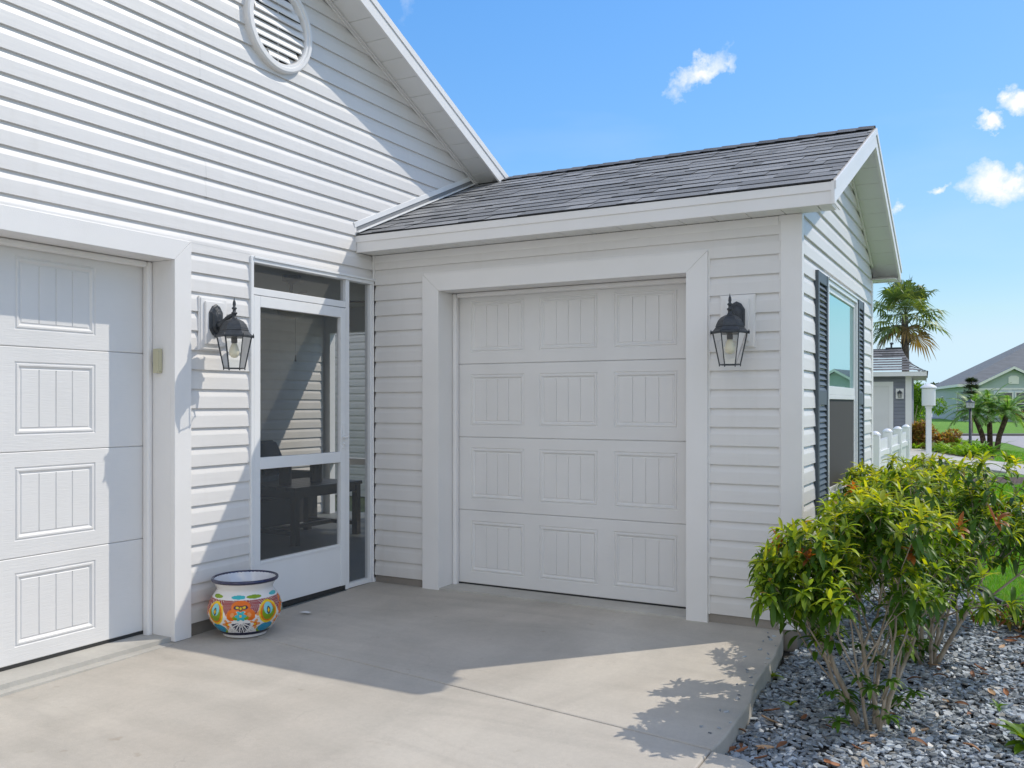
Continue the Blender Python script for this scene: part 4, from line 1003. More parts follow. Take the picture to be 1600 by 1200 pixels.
def shrub(name, base, seed, H, lean, stems, spreadxy, label, wallx=3.16, lowsprouts=True, xtips=1.0):
    r = random.Random(seed); root = empty(name, base, label=label, cat='shrub', group='green leaved shrubs beside the wing')
    wood = MB(); fol = MB(); tips = []
    def grow(p, d, Ln, rad, lev, maxlev):
        pts = [Vector(p)]; rr = [rad]; segs = 4; q = Vector(p); dd = Vector(d)
        for k in range(segs):
            dd = (dd+Vector((r.gauss(0, .09), r.gauss(0, .09), r.gauss(.03, .06)))).normalized()
            q = q+dd*(Ln/segs)
            if base[0]+q.x < wallx: q.x = wallx-base[0]+r.uniform(0, .03); dd.x = abs(dd.x)*.3
            pts.append(q.copy()); rr.append(rad*(1-.30*(k+1)/segs))
        wood.tube(pts, rr, 6 if lev < 2 else 4, cap=lev == 0)
        if lev >= maxlev: tips.append((q.copy(), dd.copy(), pts)); return
        nch = 3 if r.random() < .8 else 2
        a0 = r.uniform(0, 6.28)
        for c in range(nch):
            a = a0+c*2*math.pi/nch+r.uniform(-.4, .4); perp = dd.orthogonal().normalized(); perp.rotate(Matrix.Rotation(a, 3, dd))
            sp = r.uniform(.28, .62); nd_ = (dd+perp*sp+Vector((lean[0], lean[1], .10))*.25).normalized()
            nd_.z = max(nd_.z, .12)
            grow(q, nd_, Ln*r.uniform(.62, .80), rr[-1]*.78, lev+1, maxlev)
        if lev == 0:
            for q_ in (3,): 
                perp = dd.orthogonal().normalized(); perp.rotate(Matrix.Rotation(r.uniform(0, 6.28), 3, dd)); grow(pts[q_], (dd*.8+perp*.55+UV*.3).normalized(), Ln*.7, rad*.5, maxlev-1, maxlev)
        if lev == maxlev-1 and r.random() < .35:
            perp = dd.orthogonal().normalized(); perp.rotate(Matrix.Rotation(r.uniform(0, 6.28), 3, dd)); m_ = pts[2]
            grow(m_, (dd*.6+perp*.8).normalized(), Ln*.4, rad*.4, maxlev, maxlev)
    for s_ in range(stems):
        a = s_*2*math.pi/stems+r.uniform(-.3, .3); tilt = r.uniform(.12, .62) if s_ else .05
        d = Vector((math.cos(a)*tilt*spreadxy[0]+lean[0], math.sin(a)*tilt*spreadxy[1]+lean[1], 1)).normalized()
        b = Vector((math.cos(a)*.035, math.sin(a)*.035, -.05))
        grow(b, d, H*r.uniform(.32, .40), r.uniform(.008, .0135), 0, 3)
    for (q, dd, pts) in tips:
        top = min(1, max(0, (q.z-H*.35)/(H*.6)))
        out_ = min(1, math.hypot(q.x, q.y)/.5)
        young = r.random()*.5+top*.5
        nl = r.randint(7, 10)
        if r.random() < .02 and top > .6: c0 = (.30, .10, .025)      # bronze new growth
        else:
            c0 = (.14+.34*young**2, .24+.27*young**1.5, .018+.014*young)
        for k in range(nl):
            a = k*2.4+r.uniform(-.3, .3); perp = dd.orthogonal().normalized(); perp.rotate(Matrix.Rotation(a, 3, dd))
            el = .95-.75*k/nl                          # inner leaves stand up, outer ones spread
            ld = (dd*(.25+el*.7)+perp*(1.1-el*.5)+UV*.15).normalized()
            g = r.uniform(.65, 1.3); cc = tuple(x*g for x in c0)
            if r.random() < .018: cc = (.30*g, .20*g, .05*g) if r.random() < .6 else (.16*g, .09*g, .04*g)
            leaf(fol, q-dd*(.004+.045*(1-el)), ld, UV if abs(ld.z) < .9 else perp, r.uniform(.052, .098)*(1-.25*(el > .75)), r.uniform(.015, .024), r.uniform(.6, 1.5), cc)
        # older darker leaves along the twig
        for k in range(r.randint(6, 10)):
            m_ = pts[r.randint(0, 4)]
            if m_.z < H*.36 and r.random() < .85: continue
            m_ = m_-dd*r.uniform(0, .03); perp = dd.orthogonal().normalized(); perp.rotate(Matrix.Rotation(r.uniform(0, 6.28), 3, dd)); g = r.uniform(.7, 1.2)
            leaf(fol, m_, (perp+dd*.35).normalized(), UV, r.uniform(.075, .11), r.uniform(.020, .027), r.uniform(1.0, 2.0), (.065*g, .15*g, .018*g))
    if lowsprouts:
        for s_ in range(16):
            a = r.uniform(0, 6.28); rad_ = r.uniform(.04, .26); b = Vector((math.cos(a)*rad_, math.sin(a)*rad_, r.uniform(.03, .34)))
            wood.tube([b*.6, b], .003, 4)
            for k in range(8):
                g = r.uniform(.7, 1.2); leaf(fol, b, Vector((math.cos(k*2.4), math.sin(k*2.4), r.uniform(.1, .9))).normalized(), UV, r.uniform(.045, .085), .02, 1.2, (.07*g, .16*g, .02*g))
    wood.build('trunk', M_bark, root, smooth=True); fol.build('foliage', M_leaf, root, smooth=True)
    return root
shrub('garden_shrub', (3.655, -1.13, -.10), 21, 1.10, (-.07, .00), 8, (1.05, 1.1), 'nearest leafy shrub with bare grey stems rising from slate chips', xtips=1)
shrub('garden_shrub', (3.80, .06, -.10), 8, 1.16, (.0, .03), 9, (.95, 1.3), 'second leafy shrub just behind the nearest one by the window', wallx=3.2)
shrub('garden_shrub', (3.72, 1.25, -.10), 33, 1.10, (.02, .0), 9, (1.0, 1.5), 'farthest leafy shrub of the row near the picket fence', wallx=3.2, lowsprouts=False)
def sprout(px_, py_, seed, n_, Ln, col, label, group=None, name='seedling'):
    p = atz(px_, py_, -.1); r = random.Random(seed); mb = MB()
    for k in range(n_):
        a = k*2.4; el = r.uniform(.5, 1.8); g = r.uniform(.8, 1.2)
        leaf(mb, Vector((0, 0, .005)), Vector((math.cos(a), math.sin(a), el)).normalized(), UV, Ln*r.uniform(.7, 1.1), Ln*.34, .9, tuple(c*g for c in col))
    o = mb.build(name, M_leaf, None, smooth=True); o.location = p; tag(o, label, 'plant', group); return o
sprout(1204, 1060, 1, 9, .075, (.20, .30, .03), 'small yellow green seedling growing against the slab edge', 'seedlings in the slate bed')
sprout(1235, 1105, 2, 6, .06, (.22, .32, .03), 'tiny seedling alone on the slate left of the nearest shrub', 'seedlings in the slate bed')
sprout(1560, 1108, 5, 5, .05, (.12, .24, .03), 'tiny seedling on the slate right of the nearest shrub', 'seedlings in the slate bed')
sprout(1612, 1170, 3, 26, .15, (.13, .24, .02), 'broad leaved green plant cut by the right edge of the slate bed', name='leafy_plant')
def clump(name, c, rad, n_, ls, cols, label, cat, group=None, seed=0, trunk=None, shell=.55, aspect=.5, kind=None, mat_=None):
    """loose bush: leaf blades scattered through lobes of an uneven volume"""
    r = random.Random(seed); mb = MB(); root = None
    lobes = [(Vector((r.gauss(0, .42)*rad[0], r.gauss(0, .42)*rad[1], r.gauss(0, .34)*rad[2])), r.uniform(.35, .6)) for _ in range(9)]
    for _ in range(n_):
        lc, lr = r.choice(lobes); v = Vector((r.gauss(0, 1), r.gauss(0, 1), r.gauss(0, 1))).normalized()*(r.uniform(shell, 1)**.6)
        p = Vector((lc.x+v.x*rad[0]*lr, lc.y+v.y*rad[1]*lr, max(-rad[2], lc.z+v.z*rad[2]*lr)))
        d = (v+Vector((r.gauss(0, .5), r.gauss(0, .5), r.gauss(0, .4)))).normalized(); side = d.cross(UV+v*.3).normalized(); L__ = ls*r.uniform(.6, 1.3); g = r.uniform(.7, 1.3); mb.col = tuple(x*g for x in r.choice(cols))
        a = p-side*L__*aspect*.5; b = p+side*L__*aspect*.5; e = p+d*L__
        mb.poly([p-d*L__*.3, b, e-UV*L__*.15, a])
    if trunk:
        root = empty(name, (c[0], c[1], c[2]-rad[2]-trunk), label=label, cat=cat, group=group)
        fo = mb.build('crown', mat_ or M_fol, root); fo.location = (0, 0, rad[2]+trunk)
        t = MB(); t.tube([(0, 0, 0), (.02, .01, trunk*.6), (0, 0, trunk+rad[2]*.5)], [rad[0]*.10, rad[0]*.07, rad[0]*.04], 8)
        for k in range(5):
            a = k*1.3; t.tube([(0, 0, trunk*.8), (rad[0]*.4*math.cos(a), rad[1]*.4*math.sin(a), trunk+rad[2]*.9)], [rad[0]*.04, rad[0]*.015], 5)
        t.build('trunk', M_bark, root); return root
    o = mb.build(name, mat_ or M_fol); o.location = c; tag(o, label, cat, group, kind); return o
p = atz(1596, 985); clump('croton_bush', (p.x+.03, p.y, .0), (.17, .17, .10), 700, .04, [(.12, .20, .02), (.25, .22, .03), (.32, .10, .05), (.06, .12, .02)], 'low reddish yellow bush at the lawn edge of the slate bed', 'shrub', seed=2, aspect=.6)

# ------------------------------------------------------------------ lawns and paths behind
def P2(l, z=-.1): return [(q.x, q.y) for q in (atz(a, b, z) for a, b in l)]
ZB = -.1
near_lawn = edge[2:]+[(9, 1.4), (9, 5.2), (3.3, 5.0), (3.0, 2.9)]
flat('lawn', near_lawn, -.108, M_lawn)
flat('neighbour_driveway', [(3.0, 5.15), (9, 5.30), (9, 9.3), (3.0, 9.1)], -.094, M_conc2, th=.04)
flat('grass_verge', [(3.0, 9.1), (9, 9.3), (9, 16.5), (3.0, 15.6)], -.108, M_lawn)
flat('mulch_strip', [(3.1, 12.6), (9, 13.2), (9, 15.2), (5, 14.9), (3.6, 14.4)], -.102, M_mulch)
path = P2([(1416, 697), (1440, 702), (1470, 709), (1500, 714), (1530, 718), (1560, 721.5), (1600, 726), (1800, 748), (1800, 772), (1600, 742), (1560, 736), (1520, 730), (1480, 724), (1440, 720), (1405, 722), (1385, 715)])
flat('footpath', path, -.092, M_conc2, th=.04)
flat('lawn', P2([(1440, 668), (1800, 690), (1800, 748), (1600, 726), (1555, 721), (1440, 702)]), -.106, M_lawn)
flat('mulch_bed', P2([(1412, 697), (1440, 702), (1470, 709), (1500, 714), (1530, 718), (1552, 719), (1556, 712), (1545, 702), (1500, 690), (1440, 684), (1410, 688)]), -.098, M_mulch)
flat('road', P2([(1440, 680.5), (2400, 681), (2400, 760), (1700, 725), (1640, 710), (1600, 700.5), (1575, 693), (1550, 689.5), (1500, 687.5), (1440, 686)]), -.098, M_road)
flat('kerb', P2([(1440, 679.8), (2400, 680.2), (2400, 681.5), (1440, 681.0)]), -.02, mat('kerb_shadow', (.16, .15, .14), None, .9), th=.07)  # dark grey kerb strip along the far edge of the road
flat('road', P2([(1405, 646.5), (1470, 646), (1470, 654), (1405, 655)]), -.098, M_road)

def blades(x0, x1, y0, y1, n_, h, wd, seed, cond=None, name='grass'):
    r = np.random.RandomState(seed); V = []; F = []; C = []
    i = 0
    while i < n_:
        x = r.uniform(x0, x1); y = r.uniform(y0, y1)
        if cond and not cond(x, y): i += 1; continue
        a = r.uniform(0, 6.28); hh = h*r.uniform(.5, 1.2); lx, ly = r.normal(0, .35, 2)*hh; dx, dy = math.cos(a)*wd, math.sin(a)*wd; b = len(V)
        V += [(x-dx, y-dy, -.112), (x+dx, y+dy, -.112), (x+lx*.4+dx*.6, y+ly*.4+dy*.6, -.112+hh*.6), (x+lx*.4-dx*.6, y+ly*.4-dy*.6, -.112+hh*.6), (x+lx, y+ly, -.112+hh)]
        F += [(b, b+1, b+2, b+3), (b+3, b+2, b+4)]
        g = r.uniform(.7, 1.3); cc = (.14*g, .36*g, .018*g) if r.rand() < .88 else (.30*g, .34*g, .06*g); C += [cc, cc]; i += 1
    me = bpy.data.meshes.new(name); me.from_pydata(V, [], F); me.materials.append(M_fol)
    ca = me.color_attributes.new('col', 'FLOAT_COLOR', 'CORNER'); tot = np.array([len(f) for f in F]); arr = np.array(C, np.float32); arr = np.concatenate([arr, np.ones((len(arr), 1), np.float32)], 1)
    ca.data.foreach_set('color', np.repeat(arr, tot, axis=0).ravel())
    o = bpy.data.objects.new(name, me); COL.objects.link(o); o['kind'] = 'stuff'; return o
tag(blades(3.2, 5.2, 1.4, 5.1, 34000, .045, .0022, 1, lambda x, y: inpoly(x, y, near_lawn)), 'green lawn grass growing beyond the black edging', 'grass')
tag(blades(3.2, 6.0, 9.2, 12.6, 14000, .07, .005, 2), 'rough grass growing past the neighbouring driveway', 'grass')
LN = P2([(1545, 702), (1800, 725), (1800, 748), (1600, 726), (1556, 720)])
tag(blades(3.2, 9.0, 18.6, 29, 16000, .06, .009, 4, lambda x, y: inpoly(x, y, LN)), 'bright lawn grass between footpath and road', 'grass')

# picket fence
fence = empty('picket_fence', (2.56, 8.3, -.1), label='short white picket fence with rounded tops between wing and grey house', cat='fence')
ya = 0
for i, yy in enumerate((0, 1.55, 3.1, 4.6)):
    mb = MB(); mb.box(-.065, .065, yy-.065, yy+.065, 0, .985); mb.lathe([(.078, .985), (.078, .995), (.066, 1.015), (.04, 1.035), (.012, 1.045)], (0, yy, 0), 12); mb.build('post', M_alum, fence, bevel=.008)
mb = MB(); y = .10
while y < 4.5:
    if min(abs(y+.04-q) for q in (0, 1.55, 3.1, 4.6)) > .1:
        mb.box(-.012, .012, y, y+.085, .05, .88); mb.prism([(-.012, y, .88), (-.012, y+.085, .88), (-.012, y+.06, .91), (-.012, y+.025, .91)], (.024, 0, 0))
    y += .105
mb.build('pickets', M_alum, fence)
mb = MB(); mb.box(.013, .04, 0, 4.6, .2, .28); mb.box(.013, .04, 0, 4.6, .66, .74); mb.build('rail', M_alum, fence)

# ------------------------------------------------------------------ grey neighbour house
M_gsid = mat('grey_siding', (.22, .23, .27), (.19, .20, .24), .6, 2)
M_groof = attr_mat('neighbour_shingle', .9, spec=.2, nvar=.25, nscale=12)
gh = empty('grey_house', (1.62, 25.1, -.15), R(4), label='small grey lap sided house with white trim and weathered shingle roof', cat='house')
mb = MB(lambda u, n, z: (u, -n, z))
siding(mb, 0, 2.40, lambda z: [(-.50, -.14)] if z < 2.17 else [(-6, -.14)], (2.17,), 31, seams=False)
siding(mb, 0, 2.15, lambda z: [(-6, -3.2)], (), 32, seams=False); mb.box(-6, 0, -8, -.01, 0, 2.45)
mb.build('wall', M_gsid, gh)
mb = MB(); mb.box(-.15, .03, -.03, .12, 0, 2.42); mb.box(-.62, -.50, -.035, .0, 0, 2.05); mb.box(-3.3, -3.2, -.035, .0, 0, 2.05); mb.box(-3.3, -.50, -.035, 0, 2.05, 2.18); mb.build('trim', M_trim, gh)
mb = MB(); mb.box(-3.2, -.62, -.012, -.0102, 0, 2.05)
for k in range(4): mb.box(-3.19, -.63, -.022, -.013, .01+k*.51, .505+k*.51)
mb.build('garage_door', M_door, gh)
mb = MB()
mb.box(-6.3, .46, -.42, -.39, 2.34, 2.48); mb.box(.43, .46, -.39, 8.4, 2.34, 2.46); mb.box(-6.3, .43, -.39, 8.3, 2.40, 2.42); mb.build('fascia', M_trim, gh)
mb = MB(); rn = random.Random(3)
def q4(a, b, c, d, rows):
    a, b, c, d = map(Vector, (a, b, c, d))
    for k in range(rows):
        t0, t1 = k/rows, (k+1)/rows; L0, R0, L1, R1 = a.lerp(d, t0), b.lerp(c, t0), a.lerp(d, t1), b.lerp(c, t1); s_ = 0
        while s_ < .999:
            e_ = min(1, s_+rn.uniform(.03, .09)); g = rn.choice([.11, .13, .15, .17, .20]); mb.col = (g, g*1.0, g*1.03)
            up_ = Vector((0, 0, .02)); mb.poly([L0.lerp(R0, s_)+up_, L0.lerp(R0, e_)+up_, L1.lerp(R1, e_), L1.lerp(R1, s_)]); s_ = e_
q4((-6.3, -.45, 2.5), (.06, -.45, 2.5), (-.28, 1.3, 3.28), (-6.3, 1.3, 3.28), 9)
q4((.06, -.45, 2.5), (.50, -.45, 2.47), (.20, .5, 2.62), (-.12, .5, 2.90), 4)
q4((.50, -.45, 2.47), (.50, 8.4, 2.47), (-.28, 6.8, 3.1), (.20, .5, 2.62), 5)
q4((.20, .5, 2.62), (-.28, 6.8, 3.1), (-.28, 1.3, 3.28), (-.12, .5, 2.90), 3)
q4((-.28, 1.3, 3.28), (-.28, 6.8, 3.28), (-6, 6.8, 3.28), (-6, 1.3, 3.28), 2)
mb.build('roof', M_groof, gh)
mb = MB(); mb.box(-.78, -.30, 1.35, 1.6, 3.27, 3.34); mb.tube([(-.60, 1.4, 3.3), (-.60, 1.4, 3.46)], .03, 8); mb.lathe([(.02, 3.43), (.06, 3.45), (.06, 3.49), (.02, 3.51)], (-.59, 1.4, 0), 10); mb.build('roof_vent', M_black, gh)
sc_ = empty('wall_lantern', gh.matrix_basis @ Vector((-.31, -.02, 1.80)), R(4), label='small black lantern on white block of the distant grey house', cat='wall lantern')
mb = MB(); mb.box(-.115, .115, -.03, -.005, -.16, .16); mb.build('mounting_block', M_trim, sc_)
mb = MB(); mb.lathe([(.075, .0), (.075, .03), (.05, .07), (.015, .09), (.008, .12)], (0, -.11, 0), 8); mb.tube([(0, -.03, .02), (0, -.08, .07)], .015, 6); mb.build('dome', M_black, sc_)
mb = MB(); mb.lathe([(.02, -.13), (.04, -.12)], (0, -.11, 0), 8)
for k in range(6): a = k*math.pi/3; mb.tube([(.065*math.cos(a), -.11+.065*math.sin(a), -.0), (.04*math.cos(a), -.11+.04*math.sin(a), -.13)], .006, 4)
mb.build('cage', M_black, sc_)

# ------------------------------------------------------------------ white post lantern and black lamp
b = atd(1451, 700, 23)
pl = empty('post_mailbox', (b.x, b.y, -.1), R(12), label='white post with large round roofed white box at the footpath bed', cat='mailbox post')
zt_ = 1.34+(HY-634)/FPX*23+.1
mb = MB(); mb.box(-.062, .062, -.062, .062, 0, zt_-.0); mb.box(-.08, .08, -.08, .08, zt_-.06, zt_); mb.build('post', M_alum, pl, bevel=.008)
mb = MB(); mb.lathe([(.15, zt_), (.165, zt_+.01), (.165, zt_+.44), (.15, zt_+.45)], n=20); mb.build('box', M_alum, pl, smooth=False)
mb = MB(); mb.lathe([(.185, zt_+.45), (.205, zt_+.46), (.19, zt_+.49), (.12, zt_+.54), (.04, zt_+.575), (.0, zt_+.58)], n=20); mb.build('roof', M_alum, pl, smooth=False)
b = atd(1516, 690, 25)
bl = empty('lamp_post', (b.x, b.y, -.1), 0, label='slim black garden lamp post with glass head in front of the palms', cat='lamp post')
zt_ = 1.34+(HY-638)/FPX*25+.1
mb = MB(); mb.tube([(0, 0, 0), (0, 0, .1), (0, 0, .12), (0, 0, zt_)], [.07, .06, .04, .036], 10); mb.build('pole', M_black, bl, smooth=True)
mb = MB(); mb.lathe([(.07, zt_), (.10, zt_+.02), (.115, zt_+.17), (.06, zt_+.20), (.02, zt_+.25)], n=6); mb.build('lamp_head', mat('lamp_glass', (.55, .56, .58), (.25, .26, .28), .15, 18, spec=1), bl)
mb = MB(); mb.lathe([(.125, zt_+.165), (.125, zt_+.18), (.06, zt_+.215), (.015, zt_+.26)], n=6); mb.build('cap', M_black, bl)

# ------------------------------------------------------------------ palms
def fan_palm(loc, h, rad, seed, label):
    r = random.Random(seed); root = empty('fan_palm', loc, label=label, cat='palm tree')
    t = MB(); t.tube([(-.05, 0, 0), (0, 0, h*.3), (.0, 0, h*.65), (-.03, 0, h*.88), (-.03, 0, h)], [.19, .15, .135, .15, .10], 12)
    for k in range(26):
        a = r.uniform(0, 6.28); z = h*r.uniform(.74, .98); t.tube([(.1*math.cos(a), .1*math.sin(a), z), (.30*math.cos(a), .30*math.sin(a), z+r.uniform(-.05, .25))], [.03, .01], 4)
    t.build('trunk', M_palmtrunk, root)
    f = MB(); n_ = 26
    for k in range(n_):
        a = k*2.399; el = 1.35-2.15*(k/n_); el += r.uniform(-.15, .15)
        d = Vector((math.cos(a)*math.cos(el), math.sin(a)*math.cos(el), math.sin(el))); c0 = Vector((0, 0, h))
        pet = rad*r.uniform(.42, .55); e = c0+d*pet-UV*(.12*rad*(k/n_)); g = r.uniform(.7, 1.25)
        f.col = (.13, .17, .05); f.tube([c0, c0.lerp(e, .5)+UV*.05, e], [.018, .014, .010], 4, cap=False)
        side = d.cross(UV); side = side.normalized() if side.length > .05 else Vector((1, 0, 0)); nr = side.cross(d)
        dead = k > n_-4
        nl = 26
        for j in range(nl):
            fa = (j/(nl-1)-.5)*4.3; dd = (d*math.cos(fa)+side*math.sin(fa)+nr*(.25*abs(math.sin(fa)))).normalized(); Ls = rad*.56*(.62+.38*math.cos(fa*.5))*r.uniform(.85, 1.1)
            f.col = (.20*g, .13*g, .05*g) if dead else ((.10*g, .16*g, .05*g) if r.random() < .75 else (.24*g, .30*g, .08*g))
            wd_ = .024*rad; s1 = dd.cross(nr).normalized()*wd_
            m_ = e+dd*Ls*.6-UV*.04*rad; tip = e+dd*Ls*.92-UV*(.22*rad)*r.uniform(.6, 1.3)
            f.poly([e, m_+s1, tip, m_-s1])
    f.build('crown', M_fol, root); return root
b = atd(1415, 600, 36); fan_palm((b.x, b.y, -.1), 5.0, 1.85, 4, 'tall fan palm rising behind the grey house roof')
def date_palm(loc, top, rad, seed, trunkr):
    r = random.Random(seed); mbt = MB(); f = MB(); 
    mbt.tube([(top[0]*.35, top[1]*.3, 0), (top[0]*.5, top[1]*.4, top[2]*.4), (top[0], top[1], top[2])], [trunkr*1.1, trunkr, trunkr*.95], 10)
    c0 = Vector(top)
    for k in range(26):
        a = k*2.399+r.uniform(-.2, .2); el = 1.35-1.15*(k/26); d = Vector((math.cos(a)*math.cos(el), math.sin(a)*math.cos(el), math.sin(el))); pos = c0.copy(); dd = d.copy(); pts = [pos.copy()]; segs = 9; LL = rad*r.uniform(.9, 1.15)
        for j in range(segs): dd = (dd-UV*.19).normalized(); pos = pos+dd*LL/segs; pts.append(pos.copy())
        f.col = (.12, .16, .05); f.tube(pts, [.012]*5+[.006]*5, 3, cap=False)
        for j in range(1, segs+1):
            for sub in (0, .5):
                p0 = pts[j-1].lerp(pts[j], sub); dv = (pts[j]-pts[j-1]).normalized(); sd_ = dv.cross(UV); sd_ = sd_.normalized() if sd_.length > .05 else Vector((1, 0, 0))
                for sg in (-1, 1):
                    g = r.uniform(.7, 1.3); f.col = (.15*g, .32*g, .07*g) if r.random() < .7 else (.32*g, .45*g, .22*g)
                    lv = (sd_*sg+dv*.55-UV*.25).normalized()*rad*.26*math.sin(math.pi*(j+.5)/(segs+1.5)); wv = dv*.030*rad/.8
                    f.poly([p0-wv, p0+lv*.5, p0+lv, p0+wv])
    return mbt, f
pc = atd(1548, 700, 27)
dp = empty('date_palm', (pc.x, pc.y, -.1), label='cluster of pygmy date palms with three leaning trunks and arching fronds', cat='palm tree')
for i, (tx, ty, tz, sd_) in enumerate(((-.45, .0, 1.15, 1), (-.05, .4, 1.3, 2), (.45, -.1, 1.15, 3))):
    t, f = date_palm(None, (tx, ty, tz), .92, sd_, .075); t.build('trunk', M_datetrunk, dp); f.build('crown', M_fol, dp)

# topiary, hedge, bed plants
b = atd(1518, 640, 42)
tp = empty('cypress_topiary', (b.x, b.y, -.1), label='dark layered conical tree behind the palm cluster', cat='conifer')
mb = MB(); mb.tube([(0, 0, 0), (0, 0, 2.5)], [.07, .02], 8); mb.build('trunk', M_bark, tp)
mb = MB(); r = random.Random(6)
for i in range(7):
    z = .8+i*.29; rd = .86-.10*i
    for k in range(620):
        a = r.uniform(0, 6.28); q = rd*r.uniform(.3, 1); p = Vector((q*math.cos(a), q*math.sin(a), z+r.gauss(0, .055)-.1*q)); g = r.uniform(.6, 1.3); mb.col = (.045*g, .075*g, .03*g)
        d = Vector((math.cos(a), math.sin(a), r.uniform(-.2, .8))).normalized(); s_ = d.cross(UV).normalized()*.03; mb.poly([p-s_, p+s_, p+d*.12])
mb.build('crown', M_fol, tp)
warm = [(.46, .27, .07), (.38, .18, .07), (.20, .26, .04), (.52, .38, .10), (.24, .12, .05)]
for i, (px_, dep, rx, rz) in enumerate(((1432, 29, .52, .42), (1452, 30.5, .55, .42), (1474, 29, .50, .30))):
    b = atd(px_, 690, dep); clump('croton_hedge', (b.x, b.y, -.1+rz), (rx*1.15, rx, rz*1.1), 2400, .08, warm, ('bronze leaved bush beside the grey house corner', 'bronze leaved bush behind the white post', 'lower bronze leaved bush right of the white post')[i], 'shrub', 'bronze bushes in the mulch bed', seed=40+i, aspect=.7)
grp = 'strap leaved plants in the mulch bed'
for i, (px_, py_, sz) in enumerate(((1474, 706, .42), (1487, 708, .46), (1500, 710, .50), (1513, 712, .46), (1526, 713, .50), (1540, 712, .56), (1464, 703, .35), (1430, 701, .28), (1497, 700, .5), (1520, 702, .5))):
    p = atz(px_, py_); r = random.Random(60+i); mb = MB()
    for k in range(42):
        a = r.uniform(0, 6.28); el = r.uniform(.5, 2.2); g = r.uniform(.7, 1.3); col = (.10*g, .24*g, .02*g) if i in (5, 6) else (.26*g, .44*g, .03*g)
        leaf(mb, Vector((r.gauss(0, .08), r.gauss(0, .08), 0)), Vector((math.cos(a), math.sin(a), el)).normalized(), UV, sz*1.2*r.uniform(.7, 1.25), .055, 1.1, col, 4)
    o = mb.build('strap_leaf_plant', M_fol, None); o.location = (p.x, p.y, -.1)
    tag(o, ('yellow green strap leaved clump at front of the mulch bed', 'strap leaved clump in the second place of the bed row', 'bright strap leaved clump left of the black lamp', 'strap leaved clump at the foot of the black lamp', 'strap leaved clump just right of the black lamp', 'dark spiky clump at the right tip of the mulch bed', 'small dark clump at the foot of the white post', 'small green clump at the grey house corner', 'rear strap leaved clump left of the black lamp', 'rear strap leaved clump under the palms')[i], 'plant', grp)

# ------------------------------------------------------------------ green house, off-frame house, trees
def far_house(name, loc, rz, wx, dy, wallc, roofc, label, gx0, gx1, gz, pitch=.6, wz=2.95):
    root = empty(name, loc, rz, label=label, cat='house')
    mw = mat(name+'_wall', wallc, tuple(c*.94 for c in wallc), .8, 1.5, .2, 40); mr_ = mat(name+'_roof', roofc, tuple(c*.8 for c in roofc), .9, 3, .4, 20, stretch=(.4, .4, 3)); 
    mb = MB(); mb.box(0, wx, 0, dy, 0, wz)
    mb.prism([(gx0, -.6, 0), (gx1, -.6, 0), (gx1, -.6, wz), ((gx0+gx1)/2, -.6, gz), (gx0, -.6, wz)], (0, .599, 0)); mb.build('wall', mw, root)
    ov = .45; hh = wx/2+ov; zr_ = wz+pitch*hh
    mb = MB(); a = [(-ov, -ov, wz), (wx+ov, -ov, wz), (wx+ov, dy+ov, wz), (-ov, dy+ov, wz)]; r1 = (wx/2, -ov+hh, zr_); r2 = (wx/2, dy+ov-hh, zr_)
    if dy < wx: r1 = (hh-ov, dy/2, wz+pitch*(dy/2+ov)); r2 = r1
    up_ = lambda p: (p[0], p[1], p[2]+.12)
    mb.poly([up_(a[0]), up_(a[1]), up_(r1)]); mb.poly([up_(a[1]), up_(a[2]), up_(r2), up_(r1)]); mb.poly([up_(a[2]), up_(a[3]), up_(r2)]); mb.poly([up_(a[3]), up_(a[0]), up_(r1), up_(r2)])
    gm = (gx0+gx1)/2; gs = (gz-wz)/((gx1-gx0)/2); o_ = .4; zlo = wz-gs*o_+.22; zhi = gz+.22
    for sx, xx in ((1, gx0-o_), (-1, gx1+o_)): mb.poly([(xx, -1.0, zlo), (gm, -1.0, zhi), (gm, 3.5, zhi), (xx, 3.5, zlo)])
    mb.build('roof', mr_, root)
    mb = MB(); mb.box(-ov, wx+ov, -ov-.02, -ov, wz-.1, wz+.115); mb.box(-ov-.02, -ov, -ov, dy+ov, wz-.1, wz+.115); mb.box(-ov, wx+ov, -ov, dy+ov, wz-.03, wz-.01)
    for xx in (gx0-o_, gx1+o_): mb.prism([(xx, -1.04, zlo-.22), (gm, -1.04, zhi-.22), (gm, -1.04, zhi-.01), (xx, -1.04, zlo-.01)], (0, .05, 0))
    mb.box(gx0-.05, gx1+.05, -.66, -.60, wz-.42, wz-.22)
    mb.build('fascia', M_trim, root)
    return root, mw
M_dkglass = mat('dark_pane', (.03, .06, .07), (.02, .04, .05), .08, 2, spec=1)
def far_window(root, x0, x1, z0_, z1_, y=-.62, side=False, trim=.09, cross=True):
    wr = bpy.data.objects.new('window', None); COL.objects.link(wr); wr.parent = root
    Pq = (lambda u, n, z: (-n, u, z)) if side else (lambda u, n, z: (u, y-n, z))
    mb = MB(Pq)
    mb.box(x0-trim, x0, 0.02, .08, z0_-trim, z1_+trim); mb.box(x1, x1+trim, .02, .08, z0_-trim, z1_+trim); mb.box(x0, x1, .02, .08, z1_, z1_+trim); mb.box(x0, x1, .02, .08, z0_-trim, z0_)
    if cross: mb.box(x0, x1, .02, .06, (z0_+z1_)/2-.03, (z0_+z1_)/2+.03)
    mb.build('window_frame', M_trim, wr); mb = MB(Pq); mb.poly([(x0, .03, z0_), (x1, .03, z0_), (x1, .03, z1_), (x0, .03, z1_)]); mb.build('pane', M_dkglass, wr)
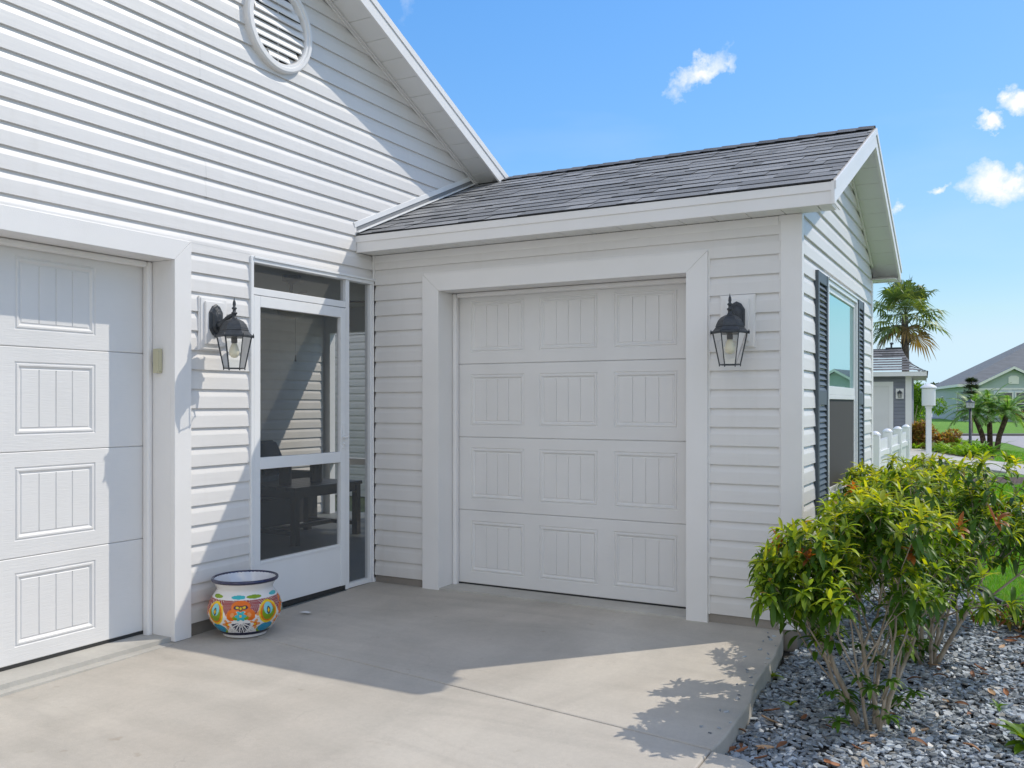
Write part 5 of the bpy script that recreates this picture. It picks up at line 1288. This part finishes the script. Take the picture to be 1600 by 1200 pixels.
g1, mw1 = far_house('street_house', (1.25, 76.4, -.15), R(-9.8)*-1, 15.5, 21, (.43, .50, .50), (.19, .20, .215), 'pale green house with grey hip roof and white gable trim across the road', 1.1, 6.0, 4.25, .55)
mwin = mat('blue_white_trim', (.60, .68, .74))
mb = MB(); mb.box(2.15, 5.2, -.66, -.605, .35, 2.60); mb.build('window_surround', mwin, g1)
far_window(g1, 2.45, 3.45, .65, 2.35, -.66); far_window(g1, 3.75, 4.75, .65, 2.35, -.66)
far_window(g1, 2.3, 2.9, .75, 2.4, 0, side=True); far_window(g1, 12.0, 13.2, 1.5, 2.1, 0, side=True, cross=False)
mb = MB(); mb.prism([(3.2, -.61, 3.05), (3.95, -.61, 3.05), (3.95, -.61, 3.6), (3.75, -.61, 3.72), (3.4, -.61, 3.72), (3.2, -.61, 3.6)], (0, -.05, 0)); mb.build('gable_vent', M_trim, g1)
wq = MB(); wq.prism([(11.3, -1.6, 0), (16.1, -1.6, 0), (16.1, -1.6, 2.95), (13.7, -1.6, 4.3), (11.3, -1.6, 2.95)], (0, 1.55, 0)); wq.build('wall', mw1, g1)
wq = MB()
for xx in (10.9, 16.5): wq.prism([(xx, -2.04, 2.72), (13.7, -2.04, 4.30), (13.7, -2.04, 4.52), (xx, -2.04, 2.94)], (0, .05, 0))
wq.build('fascia', M_trim, g1)
wq = MB()
for xx in (10.9, 16.5): wq.poly([(xx, -2.05, 2.95), (13.7, -2.05, 4.53), (13.7, 3, 4.53), (xx, 3, 2.95)])
wq.build('roof', g1.children[1].data.materials[0] if False else bpy.data.materials['street_house_roof'], g1)
far_window(g1, 13.0, 14.4, 1.0, 2.9, -1.62)
leafg = [(.20, .36, .03), (.28, .44, .05), (.11, .24, .03), (.15, .30, .03)]
b = atd(1428, 640, 52); clump('young_tree', (b.x, b.y, 1.35), (1.2, 1.2, 1.15), 3600, .15, leafg, 'bright green young tree beside the grey house corner', 'tree', seed=71, trunk=.35, aspect=.6)
b = atd(1444, 640, 58); clump('young_tree', (b.x, b.y, 1.0), (.8, .8, .95), 2000, .15, leafg, 'smaller green tree just behind the bright one', 'tree', seed=72, trunk=.3, aspect=.6)
dk = [(.03, .055, .025), (.045, .075, .03), (.02, .04, .02), (.055, .08, .035)]
r = random.Random(9); mb = MB()
for k in range(120):
    x = -75+k*2.4+r.uniform(-1, 1); y = 150+r.uniform(-8, 14); hh = r.uniform(2.2, 4.6); rr_ = r.uniform(1.6, 3.0)
    for j in range(240):
        v = Vector((r.gauss(0, 1), r.gauss(0, 1), r.gauss(0, 1))).normalized(); p = Vector((x+v.x*rr_, y+v.y*rr_, hh*.55+v.z*hh*.5)); g = r.uniform(.7, 1.3); mb.col = tuple(q*g for q in r.choice(dk))
        d = Vector((r.gauss(0, 1), r.gauss(0, .3), r.gauss(0, 1))).normalized()*.45; e = Vector((-d.z, 0, d.x))*.6; mb.poly([p-d, p+e, p+d, p-e])
tag(mb.build('distant_trees', M_fol), 'dark line of distant trees on the horizon', 'trees', kind='stuff')
for i, (px_, py_) in enumerate(((1588, 661), (1598, 660))):
    b = atd(px_, py_, 70); clump('flower_bush', (b.x, b.y-.5, .3), (.8, .6, .45), 800, .14, [(.05, .1, .03), (.03, .06, .03), (.35, .16, .04)], ('orange flecked bush under the green house window', 'dark bush at the right end of the green house window')[i], 'shrub', seed=80+i, aspect=.7)
